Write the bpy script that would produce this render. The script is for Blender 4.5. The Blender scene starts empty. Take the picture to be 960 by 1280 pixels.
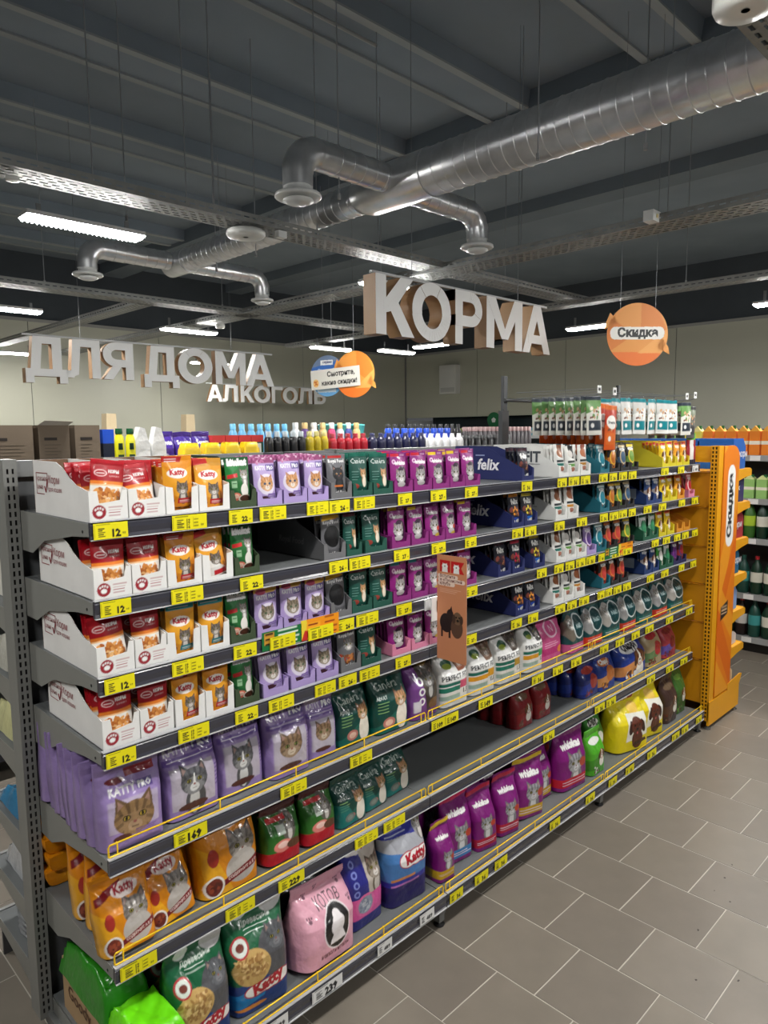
import bpy, math, random
import numpy as np
from mathutils import Vector, Matrix, Euler

random.seed(7)
SC = bpy.context.scene
COL = SC.collection
PI = math.pi
R = math.radians

# ------------------------------------------------------------------ camera, world, light, exposure
CAMP = Vector((-0.7059, -1.7446, 1.9079))
YAW, PIT, ROL, FPX = 0.789, -0.1126, -0.0093, 890.6
fw = Vector((math.cos(YAW) * math.cos(PIT), math.sin(YAW) * math.cos(PIT), math.sin(PIT)))
rt = Vector((math.sin(YAW), -math.cos(YAW), 0))
up = rt.cross(fw)
r2 = rt * math.cos(ROL) + up * math.sin(ROL)
u2 = -rt * math.sin(ROL) + up * math.cos(ROL)
cd = bpy.data.cameras.new('camera')
cam = bpy.data.objects.new('camera', cd)
COL.objects.link(cam)
cd.sensor_fit = 'VERTICAL'
cd.sensor_height = 36.0
cd.lens = FPX / 1280 * 36.0
cd.clip_start = 0.05
cd.clip_end = 100
mw = Matrix((r2, u2, -fw)).transposed().to_4x4()
mw.translation = CAMP
cam.matrix_world = mw
SC.camera = cam

SC.view_settings.view_transform = 'Standard'
SC.view_settings.look = 'None'
SC.view_settings.gamma = 1.0
SC.view_settings.exposure = 0.25
SC.view_settings.use_curve_mapping = False
W = bpy.data.worlds.new('world')
SC.world = W
W.use_nodes = True
W.node_tree.nodes['Background'].inputs[0].default_value = (0.95, 0.97, 1.0, 1)
W.node_tree.nodes['Background'].inputs[1].default_value = 0.06
LAMP_POWER = 135.0
SC.cycles.use_denoising = True
SC.cycles.max_bounces = 6
SC.cycles.sample_clamp_indirect = 4.0

# ------------------------------------------------------------------ colour and materials
def lin(c):
    c = np.asarray(c, dtype=float) / 255.0
    return np.where(c <= 0.04045, c / 12.92, ((c + 0.055) / 1.055) ** 2.4)

MATS = {}
def mat(name, rough=0.5, metal=0.0, coat=0.0, bump=0.0, bscale=60, bdist=0.002, spec=0.5, mottle=0.0, mscale=8, alpha=1.0, trans=0.0):
    if name in MATS: return MATS[name]
    m = bpy.data.materials.new(name); m.use_nodes = True
    nt = m.node_tree; b = nt.nodes['Principled BSDF']
    at = nt.nodes.new('ShaderNodeAttribute'); at.attribute_name = 'Col'
    src = at.outputs['Color']
    tc = nt.nodes.new('ShaderNodeTexCoord')
    if mottle:
        n = nt.nodes.new('ShaderNodeTexNoise'); n.inputs['Scale'].default_value = mscale; n.inputs['Detail'].default_value = 6
        nt.links.new(tc.outputs['Object'], n.inputs['Vector'])
        mr = nt.nodes.new('ShaderNodeMapRange'); mr.inputs['From Min'].default_value = .3; mr.inputs['From Max'].default_value = .7
        mr.inputs['To Min'].default_value = 1 - mottle; mr.inputs['To Max'].default_value = 1 + mottle
        nt.links.new(n.outputs['Fac'], mr.inputs['Value'])
        mx = nt.nodes.new('ShaderNodeVectorMath'); mx.operation = 'SCALE'
        nt.links.new(src, mx.inputs[0]); nt.links.new(mr.outputs[0], mx.inputs['Scale'])
        src = mx.outputs[0]
    nt.links.new(src, b.inputs['Base Color'])
    b.inputs['Roughness'].default_value = rough
    b.inputs['Metallic'].default_value = metal
    b.inputs['Coat Weight'].default_value = coat
    b.inputs['Coat Roughness'].default_value = 0.12
    b.inputs['Specular IOR Level'].default_value = spec
    b.inputs['Alpha'].default_value = alpha
    b.inputs['Transmission Weight'].default_value = trans
    if bump:
        n = nt.nodes.new('ShaderNodeTexNoise'); n.inputs['Scale'].default_value = bscale; n.inputs['Detail'].default_value = 3
        nt.links.new(tc.outputs['Object'], n.inputs['Vector'])
        bp = nt.nodes.new('ShaderNodeBump'); bp.inputs['Strength'].default_value = bump; bp.inputs['Distance'].default_value = bdist
        nt.links.new(n.outputs['Fac'], bp.inputs['Height']); nt.links.new(bp.outputs[0], b.inputs['Normal'])
    MATS[name] = m
    return m

FILM = mat('printed_film', 0.42, coat=0.25, bump=0.6, bscale=30, bdist=0.004, spec=.35)
BAGM = mat('printed_bag_film', 0.38, coat=0.4, bump=0.9, bscale=14, bdist=0.012, spec=.35)
CARD = mat('cardboard', 0.75, bump=0.15, bscale=90, mottle=0.05)
PAPER = mat('printed_paper', 0.55, spec=0.3)
PAINT = mat('powder_coated_steel', 0.45, mottle=0.05, mscale=4, bump=0.05, bscale=300)
RAILP = mat('rail_plastic', 0.22, coat=0.5)
PLASTIC = mat('plastic', 0.35, coat=0.2)
GALV = mat('galvanised_sheet', 0.33, metal=0.85, mottle=0.16, mscale=18, bump=0.12, bscale=25)
WIRE = mat('wire', 0.35, metal=0.25)
CONC = mat('painted_concrete', 0.85, mottle=0.10, mscale=1.2, bump=0.3, bscale=20)
WALLM = mat('wall_panel_steel', 0.42, mottle=0.03, mscale=.6)
TILE = mat('porcelain_tile', 0.42, mottle=0.12, mscale=3.5, bump=0.12, bscale=180, bdist=0.001)
SIGN = mat('sign_plastic', 0.5)
GLASSY = mat('clear_film', 0.12, coat=0.6, bump=0.8, bscale=30, bdist=0.006)

def emis(name, col, st):
    m = bpy.data.materials.new(name); m.use_nodes = True
    nt = m.node_tree; nt.nodes.clear()
    e = nt.nodes.new('ShaderNodeEmission'); o = nt.nodes.new('ShaderNodeOutputMaterial')
    e.inputs[0].default_value = (*col, 1); e.inputs[1].default_value = st
    nt.links.new(e.outputs[0], o.inputs[0])
    return m
LAMPM = emis('lamp_diffuser_light', (1.0, 0.985, 0.95), LAMP_POWER)

# ------------------------------------------------------------------ mesh builder
class MB:
    def __init__(s): s.v = []; s.f = []; s.c = []; s.sm = []
    def add(s, vs, fs, col, smooth=False):
        b = len(s.v)
        s.v.extend([tuple(p) for p in vs]); s.f.extend([tuple(i + b for i in f) for f in fs])
        lc = tuple(lin(col)) + (1,)
        s.c.extend([lc] * len(vs)); s.sm.extend([smooth] * len(fs)); return s
    def box(s, x0, x1, y0, y1, z0, z1, col):
        v = [(x, y, z) for z in (z0, z1) for y in (y0, y1) for x in (x0, x1)]
        return s.add(v, [(0, 2, 3, 1), (4, 5, 7, 6), (0, 1, 5, 4), (2, 6, 7, 3), (0, 4, 6, 2), (1, 3, 7, 5)], col)
    def prism(s, pts, d, col):
        n = len(pts); d = Vector(d)
        v = [Vector(p) for p in pts] + [Vector(p) + d for p in pts]
        f = [tuple(range(n))[::-1], tuple(range(n, 2 * n))] + [(i, (i + 1) % n, n + (i + 1) % n, n + i) for i in range(n)]
        return s.add(v, f, col)
    def tube(s, path, r, col, n=8, cap=True):
        path = [Vector(p) for p in path]; rings = []
        prev = None
        for i, p in enumerate(path):
            a = path[max(i - 1, 0)]; b = path[min(i + 1, len(path) - 1)]
            t = (b - a).normalized()
            if prev is None:
                q = Vector((0, 0, 1)) if abs(t.z) < .9 else Vector((1, 0, 0))
                u = t.cross(q).normalized()
            else:
                u = (prev - t * prev.dot(t)).normalized()
            prev = u; w = t.cross(u)
            rr = r[i] if isinstance(r, (list, tuple)) else r
            rings.append([p + (u * math.cos(2 * PI * k / n) + w * math.sin(2 * PI * k / n)) * rr for k in range(n)])
        v = [q for ring in rings for q in ring]
        f = [(i * n + k, i * n + (k + 1) % n, (i + 1) * n + (k + 1) % n, (i + 1) * n + k) for i in range(len(rings) - 1) for k in range(n)]
        s.add(v, f, col, True)
        if cap:
            s.add(rings[0], [tuple(range(n))[::-1]], col); s.add(rings[-1], [tuple(range(n))], col)
        return s
    def lathe(s, prof, col, n=14, c=(0, 0, 0), sx=1, sy=1):
        cx, cy, cz = c
        v = [(cx + r * sx * math.cos(2 * PI * k / n), cy + r * sy * math.sin(2 * PI * k / n), cz + z) for r, z in prof for k in range(n)]
        f = [(i * n + k, i * n + (k + 1) % n, (i + 1) * n + (k + 1) % n, (i + 1) * n + k) for i in range(len(prof) - 1) for k in range(n)]
        s.add(v, f, col, True)
        m = len(prof) - 1
        s.add(v[:n], [tuple(range(n))[::-1]], col); s.add(v[m * n:], [tuple(range(n))], col)
        return s
    def mesh(s, name, m):
        me = bpy.data.meshes.new(name); me.from_pydata(s.v, [], s.f)
        a = me.color_attributes.new('Col', 'FLOAT_COLOR', 'POINT')
        a.data.foreach_set('color', np.array(s.c, dtype=np.float32).ravel())
        me.polygons.foreach_set('use_smooth', s.sm)
        me.materials.append(m); me.update(); return me

def link(name, me, parent=None, loc=None, rot=None, scl=None):
    o = bpy.data.objects.new(name, me); COL.objects.link(o)
    if parent is not None: o.parent = parent
    if loc: o.location = loc
    if rot: o.rotation_euler = rot
    if scl: o.scale = scl
    return o
def build(mb, name, m, parent=None, loc=None, rot=None):
    return link(name, mb.mesh(name, m), parent, loc, rot)
def tag(o, label, cat, group=None, kind=None):
    o['label'] = label; o['category'] = cat
    if group: o['group'] = group
    if kind: o['kind'] = kind
    return o
def empty(name, loc=(0, 0, 0), rz=0):
    o = bpy.data.objects.new(name, None); COL.objects.link(o); o.location = loc; o.rotation_euler = (0, 0, rz); return o
def structure(o): o['kind'] = 'structure'; return o
ORD = ['zeroth', 'first', 'second', 'third', 'fourth', 'fifth', 'sixth', 'seventh', 'eighth', 'ninth', 'tenth', 'eleventh', 'twelfth', 'thirteenth',
       'fourteenth', 'fifteenth', 'sixteenth', 'seventeenth', 'eighteenth', 'nineteenth', 'twentieth', 'twenty-first', 'twenty-second', 'twenty-third',
       'twenty-fourth', 'twenty-fifth', 'twenty-sixth', 'twenty-seventh', 'twenty-eighth', 'twenty-ninth', 'thirtieth', 'thirty-first', 'thirty-second',
       'thirty-third', 'thirty-fourth', 'thirty-fifth']
SHN = {1: 'top', 2: 'second', 3: 'third', 4: 'fourth', 5: 'fifth', 6: 'sixth', 7: 'bottom'}

# ------------------------------------------------------------------ lettering from the built-in font
_tc = {}
def text_tris(t, bold=0.0, res=2, ext=0.0):
    k = (t, bold, res, ext)
    if k in _tc: return _tc[k]
    c = bpy.data.curves.new('t', 'FONT'); c.body = t; c.resolution_u = res; c.offset = bold; c.extrude = ext
    o = bpy.data.objects.new('t', c); me = o.to_mesh(); me.calc_loop_triangles()
    v = np.array([tuple(q.co) for q in me.vertices]).reshape(-1, 3)
    f = np.array([tuple(q.vertices) for q in me.loop_triangles], dtype=int).reshape(-1, 3)
    o.to_mesh_clear(); bpy.data.objects.remove(o); bpy.data.curves.remove(c)
    _tc[k] = (v, f); return v, f
def flat_text(mb, t, org, ux, uy, size, col, bold=0.02, align='l', off=0.0008):
    """flat lettering as thin polygons on a surface; org = lower left, ux/uy unit vectors of the surface"""
    v, f = text_tris(t, bold, 2)
    if not len(v): return
    w = v[:, 0].max() * size
    ux = Vector(ux); uy = Vector(uy); n = ux.cross(uy); o = Vector(org) + n * off
    dx = -w / 2 if align == 'c' else 0
    mb.add([o + ux * (p[0] * size + dx) + uy * (p[1] * size) for p in v], [tuple(map(int, q)) for q in f], col)

# ------------------------------------------------------------------ printed artwork (sampled onto the vertices of each pack's front)
class Art:
    def __init__(s, w, h, nx, bg):
        s.a = h / w; s.nx = nx; s.nz = max(3, int(round(nx * s.a)))
        s.px = nx * 2; s.pz = s.nz * 2
        x = (np.arange(s.px) + .5) / s.px; z = (np.arange(s.pz) + .5) / s.pz * s.a
        s.X, s.Z = np.meshgrid(x, z); s.I = np.zeros((s.pz, s.px, 3)); s.I[:] = lin(bg)
        s.rng = np.random.RandomState(int(w * 1000 + h * 77 + nx))
    def put(s, m, col, al=1.0):
        s.I[m] = s.I[m] * (1 - al) + lin(col) * al; return s
    def rect(s, x0, z0, x1, z1, col, al=1.0):
        return s.put((s.X >= x0) & (s.X <= x1) & (s.Z >= z0) & (s.Z <= z1), col, al)
    def ell(s, cx, cz, rx, rz, col, al=1.0, rot=0):
        dx = s.X - cx; dz = s.Z - cz; c = math.cos(rot); t = math.sin(rot)
        u = (dx * c + dz * t) / rx; v = (-dx * t + dz * c) / rz
        return s.put(u * u + v * v <= 1, col, al)
    def ring(s, cx, cz, rx, rz, w, col):
        d = np.sqrt(((s.X - cx) / rx) ** 2 + ((s.Z - cz) / rz) ** 2)
        return s.put(np.abs(d - 1) < w, col)
    def poly(s, pts, col, al=1.0):
        m = np.zeros(s.X.shape, bool); n = len(pts)
        for i in range(n):
            (x1, z1), (x2, z2) = pts[i], pts[(i + 1) % n]
            if z1 == z2: continue
            m ^= ((s.Z >= min(z1, z2)) & (s.Z < max(z1, z2)) & (s.X < (x2 - x1) * (s.Z - z1) / (z2 - z1) + x1))
        return s.put(m, col, al)
    def text(s, t, cx, cz, w, col, bold=0.03, rot=0, h=None, vert=False):
        """lettering centred on cx, cz and w wide"""
        v, f = text_tris(t, bold, 1)
        if not len(f): return s
        x0, x1 = v[:, 0].min(), v[:, 0].max(); z0, z1 = v[:, 1].min(), v[:, 1].max()
        k = w / (x1 - x0); kz = k if h is None else h / (z1 - z0)
        x = (v[:, 0] - (x0 + x1) / 2) * k; z = (v[:, 1] - (z0 + z1) / 2) * kz
        c, q = math.cos(rot), math.sin(rot)
        X = cx + x * c - z * q; Z = cz + x * q + z * c
        px = X * s.px - .5; pz = Z / s.a * s.pz - .5
        m = np.zeros(s.X.shape, bool)
        for a, b, d in f:
            xa, xb, xd = px[a], px[b], px[d]; za, zb, zd = pz[a], pz[b], pz[d]
            i0 = max(0, int(min(xa, xb, xd))); i1 = min(s.px - 1, int(max(xa, xb, xd)) + 1)
            j0 = max(0, int(min(za, zb, zd))); j1 = min(s.pz - 1, int(max(za, zb, zd)) + 1)
            if i1 < i0 or j1 < j0: continue
            gx = np.arange(i0, i1 + 1)[None, :]; gz = np.arange(j0, j1 + 1)[:, None]
            e1 = (xb - xa) * (gz - za) - (zb - za) * (gx - xa)
            e2 = (xd - xb) * (gz - zb) - (zd - zb) * (gx - xb)
            e3 = (xa - xd) * (gz - zd) - (za - zd) * (gx - xd)
            m[j0:j1 + 1, i0:i1 + 1] |= ((e1 >= 0) & (e2 >= 0) & (e3 >= 0)) | ((e1 <= 0) & (e2 <= 0) & (e3 <= 0))
        return s.put(m, col)
    def lines(s, x0, x1, z, n, dz, col, h=.012):
        for i in range(n):
            s.rect(x0, z - i * dz, x0 + (x1 - x0) * (1 - .3 * s.rng.rand()), z - i * dz + h, col)
        return s
    def cat(s, cx, cz, r, fur=(120, 110, 100), dark=(55, 48, 42), chest=(235, 230, 225), eye=(170, 160, 70), white=False, body=True):
        mixc = lambda a_, b_, t: tuple(a_[i] * (1 - t) + b_[i] * t for i in range(3))
        if body:
            s.ell(cx + .1 * r, cz - 1.2 * r, .75 * r, .95 * r, mixc(fur, dark, .35)); s.ell(cx, cz - 1.25 * r, .38 * r, .8 * r, mixc(chest, fur, .25))
        for g in (-1, 1):
            s.poly([(cx + g * .93 * r, cz + .1 * r), (cx + g * .82 * r, cz + 1.12 * r), (cx + g * .2 * r, cz + .66 * r)], mixc(fur, dark, .6))
            s.poly([(cx + g * .8 * r, cz + .3 * r), (cx + g * .74 * r, cz + .92 * r), (cx + g * .42 * r, cz + .62 * r)], mixc((190, 150, 138), dark, .3))
        s.ell(cx, cz, .96 * r, .80 * r, fur); s.ell(cx, cz - .28 * r, .74 * r, .55 * r, mixc(fur, chest, .3))
        dx = (s.X - cx) / r; dz = (s.Z - cz) / r
        inside = (dx / .96) ** 2 + (dz / .8) ** 2 < 1
        st = np.sin(np.arctan2(dx, dz + 1.0) * 24) > .2
        s.put(inside & st & (dz > .22), dark, .6)
        st2 = np.sin(dz * 15 + np.abs(dx) * 7) > .3
        s.put(inside & st2 & (np.abs(dx) > .55) & (dz < .3), dark, .5)
        nz = s.rng.rand(*s.X.shape) > .55
        s.put(inside & nz, dark, .22)
        s.ell(cx, cz - .40 * r, .34 * r, .26 * r, mixc(chest, fur, .15))
        s.poly([(cx - .10 * r, cz - .2 * r), (cx + .10 * r, cz - .2 * r), (cx + .04 * r, cz + .45 * r), (cx - .04 * r, cz + .45 * r)], chest if white else mixc(fur, chest, .25))
        for g in (-1, 1):
            s.ell(cx + g * .38 * r, cz + .04 * r, .185 * r, .14 * r, (24, 20, 18)); s.ell(cx + g * .38 * r, cz + .04 * r, .13 * r, .10 * r, eye)
            s.ell(cx + g * .38 * r, cz + .04 * r, .07 * r, .095 * r, (10, 10, 10))
        s.ell(cx, cz - .22 * r, .09 * r, .06 * r, (150, 86, 80)); s.rect(cx - .16 * r, cz - .47 * r, cx + .16 * r, cz - .44 * r, (70, 48, 42))
        return s
    def dog(s, cx, cz, r, fur=(120, 70, 35), chest=(240, 235, 225)):
        s.ell(cx, cz - 1.2 * r, .8 * r, .9 * r, chest)
        for g in (-1, 1): s.ell(cx + g * .85 * r, cz - .05 * r, .3 * r, .65 * r, tuple(int(q * .6) for q in fur), rot=g * .3)
        s.ell(cx, cz, .78 * r, .85 * r, fur); s.ell(cx, cz + .1 * r, .16 * r, .7 * r, chest); s.ell(cx, cz - .4 * r, .42 * r, .4 * r, chest)
        for g in (-1, 1): s.ell(cx + g * .34 * r, cz + .12 * r, .11 * r, .11 * r, (15, 10, 8))
        s.ell(cx, cz - .25 * r, .17 * r, .12 * r, (20, 15, 15)); s.ell(cx, cz - .62 * r, .12 * r, .12 * r, (200, 90, 90))
        return s
    def chunks(s, x0, x1, z0, z1, cols, n, r):
        for i in range(n):
            c = cols[s.rng.randint(len(cols))]
            s.ell(x0 + s.rng.rand() * (x1 - x0), z0 + s.rng.rand() * (z1 - z0), r * (.6 + .6 * s.rng.rand()), r * (.4 + .4 * s.rng.rand()), c, rot=s.rng.rand() * 3)
        return s
    def noise(s, amp, blocks=24):
        n = s.rng.rand(s.pz // 2 + 1, s.px // 2 + 1).repeat(2, 0).repeat(2, 1)[:s.pz, :s.px]
        s.I *= (1 + amp * (n - .5))[..., None]; return s
    def mirror(s): s.I = s.I[:, ::-1]; return s
    def verts(s):
        """colours at the (nx+1) x (nz+1) grid vertices"""
        P = np.pad(s.I, ((1, 1), (1, 1), (0, 0)), 'edge')
        j = np.arange(s.nz + 1) * 2; i = np.arange(s.nx + 1) * 2
        q = lambda a, b: P[np.ix_(j + a, i + b)]
        return (q(0, 0) + q(0, 1) + q(1, 0) + q(1, 1)) / 4

def grid_mesh(name, art, fn, m, caps=True, side=None):
    """front surface fn(u, v) -> (x, y, z) arrays, coloured by the artwork; closed at the back when caps"""
    nx, nz = art.nx, art.nz
    u, v = np.meshgrid(np.linspace(0, 1, nx + 1), np.linspace(0, 1, nz + 1))
    x, y, z = fn(u, v)
    V = np.stack([x, y, z], -1).reshape(-1, 3); C = art.verts().reshape(-1, 3)
    N = (nx + 1) * (nz + 1)
    i = np.arange(nx)[None, :]; j = np.arange(nz)[:, None]
    a = j * (nx + 1) + i
    F = np.stack([a, a + 1, a + nx + 2, a + nx + 1], -1).reshape(-1, 4)
    faces = F.tolist(); sm = [True] * len(faces)
    vv = V.tolist(); cc = C.tolist()
    if caps:
        bot = list(range(nx + 1)); top = [nz * (nx + 1) + k for k in range(nx + 1)]
        lef = [k * (nx + 1) for k in range(nz + 1)]; rig = [k * (nx + 1) + nx for k in range(nz + 1)]
        faces.append(bot[::-1]); faces.append(top)
        sm += [False] * 2
        for k in range(nz): faces.append((lef[k], lef[k + 1], rig[k + 1], rig[k])); sm.append(False)
    me = bpy.data.meshes.new(name); me.from_pydata(vv, [], faces)
    at = me.color_attributes.new('Col', 'FLOAT_COLOR', 'POINT')
    c4 = np.ones((len(vv), 4), np.float32); c4[:, :3] = np.array(cc); at.data.foreach_set('color', c4.ravel())
    me.polygons.foreach_set('use_smooth', sm); me.materials.append(m); me.update()
    return me

def pouch_mesh(name, art, w, h, t, seed=0):
    ph = seed * 1.7
    def fn(u, v):
        k = 1 - np.abs(2 * u - 1) ** 2.4
        p = np.clip(.55 + v * 2.2, 0, 1) * (1 - .88 * np.clip((v - .45) / .45, 0, 1) ** 1.5)
        y = -t * k * p - .0012 * np.sin(u * 9 + ph + v * 5) * k * v
        x = (u - .5) * w * (1 - .03 * np.sin(PI * v)); x = x
        y = np.where((u <= 0) | (u >= 1), 0, y)
        return x, y, v * h
    return grid_mesh(name, art, fn, FILM)

def bag_mesh(name, art, w, h, t, seed=0, top=.16, neck=1.0, lean=0.0, m=None, crimp=.93):
    """gusseted film bag: full footprint at the bottom, side gussets folding to a flat crimped seal above the middle"""
    ph = seed * 2.3
    def fn(u, v):
        s_ = np.clip((v - .50) / (crimp - .50), 0, 1); s_ = s_ ** 1.15
        e = np.abs(2 * u - 1)
        k = (1 - e ** 9) ** .5
        edge = -t * .46 * s_
        th = t * (1 - (1 - .06 - top * .12) * s_) - .46 * t * s_ * .0 - t * .46 * s_ * .5
        th = np.maximum(th, .005)
        belly = t * .13 * np.sin(PI * np.clip(v * 1.05, 0, 1)) * np.cos(PI * (u - .5)) * (1 - s_)
        q = np.abs(np.sin(6.5 * u + 5 * v + ph)) + .8 * np.abs(np.sin(4 * u - 11 * v + 2 * ph)) + .5 * np.abs(np.sin(15 * u + 8 * v * v + ph)) - 1.45
        fold = np.exp(-((v - .74 - .07 * np.sin(u * 7 + ph)) / .10) ** 2) + .35
        cr = .020 * w * q * fold
        y = edge - (th + belly + cr * np.clip(v * 6, 0, 1) * np.clip((1 - v) * 12, 0, 1)) * k
        sl = .0012 * np.sin(v * 230) * (v > crimp)
        x = (u - .5) * w * (1 + .015 * np.sin(PI * v)) * (1 - (1 - neck) * s_) + .012 * w * np.sin(v * 9 + ph) * v
        y = y + sl + (.010 * w * np.sin(u * 9 + ph) * s_ ** 3)
        return x, y, v * h + .010 * h * np.sin(u * 7 + ph) * v ** 8 + .012 * h * e ** 3 * s_ ** 2 * np.sin(ph)
    return grid_mesh(name, art, fn, m or BAGM)

def flat_art(name, art, w, h, m=PAPER):
    """upright flat print facing -Y, lower left at the origin"""
    return grid_mesh(name, art, lambda u, v: (u * w, 0 * u, v * h), m, caps=False)

# ------------------------------------------------------------------ pouch artwork
PW, PH, PT = .090, .140, .016
NP = 54
WHT = (238, 238, 236)
def A_red(v=0):
    a = Art(PW, PH, NP, (236, 232, 226)); t = a.a
    a.rect(0, t * .60, 1, t, (164, 8, 26)); a.rect(0, t * .94, 1, t, (182, 16, 34))
    a.rect(0, t * .54, 1, t * .61, (232, 128, 40)); a.rect(0, t * .515, 1, t * .545, (245, 200, 150))
    a.chunks(.12, .88, t * .20, t * .46, [(206, 130, 60), (228, 164, 92), (176, 98, 42), (238, 190, 130)], 70, .085)
    a.ring(.27, t * .75, .16, .09, .13, (232, 190, 190)); a.rect(.16, t * .74, .38, t * .757, (240, 215, 215))
    a.text('КОРМ', .66, t * .79, .34, WHT, .05); a.text('ДЛЯ КОШЕК', .68, t * .70, .34, (235, 190, 190), .02)
    a.rect(0, 0, 1, t * .08, (240, 238, 236)); return a
def A_katty(v=0):
    bg = [(222, 140, 24), (222, 150, 32), (226, 150, 40)][v % 3]
    a = Art(PW, PH, NP, bg); t = a.a
    a.poly([(0, t * .35), (.4, t * .2), (1, t * .55), (1, t * .8), (.3, t * .6), (0, t * .8)], (236, 172, 52), .6)
    if v == 1: a.rect(.02, t * .88, .98, t * .99, (20, 130, 136)); a.lines(.1, .9, t * .93, 1, .1, WHT, .02)
    elif v == 2: a.rect(0, t * .84, 1, t, (200, 140, 40)); a.poly([(0, t * .86), (.5, t * .9), (.45, t), (0, t)], (190, 40, 36))
    else: a.poly([(.0, t * .88), (.6, t * .87), (.66, t * .98), (0, t)], (176, 36, 32)); a.lines(.08, .55, t * .93, 2, .07, WHT, .018)
    a.cat(.58, t * .36, .22); a.chunks(.1, .3, t * .08, t * .22, [(150, 60, 40), (110, 50, 30), (190, 90, 60)], 16, .05)
    a.rect(.42, t * .07, .94, t * .17, [(190, 30, 40), (20, 120, 130), (190, 30, 40)][v % 3]); a.lines(.47, .9, t * .12, 2, .05, WHT, .014)
    a.ell(.46, t * .66, .34, .155, (245, 238, 232)); a.text('Katty', .46, t * .665, .52, (186, 26, 40), .05); return a
def A_kattyw():
    a = A_katty(2); t = a.a
    a.poly([(0, 0), (1, 0), (1, t * .12), (.0, t * .5)], (238, 236, 232), .95); a.rect(.45, t * .03, .98, t * .13, (190, 30, 40)); a.cat(.6, t * .36, .22, body=False); return a
def A_kite(v=0):
    a = Art(PW, PH, NP, (26, 84, 46)); t = a.a
    a.ell(.55, t * .6, .6, .5, (44, 112, 52), .6); a.poly([(0, t * .88), (.7, t * .86), (0, t * .55)], (30, 130, 60), .7)
    a.cat(.72, t * .62, .19, fur=(170, 165, 160), chest=WHT); a.ell(.68, t * .3, .18, .22, (225, 222, 215))
    a.poly([(.06, t * .55), (.42, t * .58), (.42, t * .66), (.06, t * .63)], (200, 40, 44)); a.rect(.18, t * .36, .36, t * .5, (150, 190, 150)); a.rect(.2, t * .44, .34, t * .46, (30, 90, 50))
    a.ell(.3, t * .17, .2, .13, (204, 110, 90)); a.ell(.3, t * .18, .12, .07, (232, 190, 170)); a.ell(.68, t * .13, .26, .12, (74, 44, 32)); a.ring(.68, t * .13, .26, .12, .1, (215, 205, 190))
    a.rect(.02, t * .84, .98, t * .97, (20, 50, 32), .0); a.text('kitekat', .5, t * .89, .82, (245, 245, 245), .09); return a
def A_kpro(v=0):
    a = Art(PW, PH, NP, (176, 156, 204)); t = a.a
    a.noise(.06)
    top = [(150, 76, 120), (206, 158, 62), (110, 148, 96)][v]
    a.rect(0, t * .88, 1, t, top); a.chunks(.0, 1, t * .9, t, [top, tuple(min(255, q + 40) for q in top), (220, 190, 210)], 18, .08)
    if v: a.ell(.3, t * .9, .22, .1, (176, 60, 90)); a.rect(.5, t * .86, .92, t * .96, top)
    a.rect(.56, t * .71, .96, t * .85, (92, 76, 146)); a.text('KATTY', .31, t * .78, .44, WHT, .04, h=.15); a.text('PRO', .76, t * .78, .34, WHT, .04, h=.15)
    fur = [(206, 150, 96), (130, 118, 98), (130, 118, 98)][v]; dk = [(150, 96, 52), (60, 54, 46), (60, 54, 46)][v]
    a.ell(.5, t * .42, .38, .36, (228, 222, 232), .8); a.cat(.5, t * .43, .3, fur=fur, dark=dk, body=False, eye=(120, 150, 110) if v else (90, 120, 170))
    a.ell(.38, t * .12, .24, .08, (70, 40, 46)); a.rect(.5, t * .14, .92, t * .22, (128, 98, 170)); a.lines(.54, .9, t * .17, 2, .05, WHT, .012); return a
def A_royal(v=0):
    a = Art(PW, PH, NP, (104, 104, 108)); t = a.a
    a.rect(.1, t * .9, .8, t * .96, (180, 44, 44)); a.text('Royal Food', .5, t * .82, .82, (228, 228, 228), .04)
    if v == 1: a.chunks(.1, .9, t * .15, t * .35, [(160, 60, 40), (190, 120, 60), (120, 70, 40)], 30, .09); a.cat(.5, t * .6, .26, fur=(150, 150, 150), body=False)
    elif v == 2: a.ell(.5, t * .5, .4, .4, (20, 20, 22)); a.poly([(.05, t * .86), (.95, t * .93), (.9, t), (.1, t)], (226, 176, 40))
    else: a.cat(.5, t * .52, .3, fur=(40, 40, 44), dark=(20, 20, 22), chest=(58, 58, 60), eye=(200, 130, 30)); a.rect(.25, t * .22, .7, t * .26, (200, 110, 50))
    a.text('Royal Food', .5, t * .08, .8, (220, 220, 220), .04); return a
def A_can(v=0):
    a = Art(PW, PH, NP, (22, 74, 64)); t = a.a
    a.noise(.1); a.rect(.05, t * .92, .95, t, [(20, 96, 80), (190, 150, 60), (96, 40, 50)][v]); a.poly([(0, t * .3), (1, t * .1), (1, t * .5)], (34, 98, 82), .7)
    a.cat(.68, t * .5, .2, fur=(200, 150, 100), dark=(120, 80, 50), chest=(240, 230, 215)); a.ell(.72, t * .3, .14, .2, (236, 224, 205))
    a.text('Canéra', .46, t * .81, .76, (226, 234, 230), .0); a.lines(.1, .4, t * .55, 4, .1, (130, 170, 160), .016); a.ell(.25, t * .2, .16, .1, (150, 60, 50))
    a.text('Canéra', .5, t * .07, .7, (210, 222, 216), .0); return a
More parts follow.
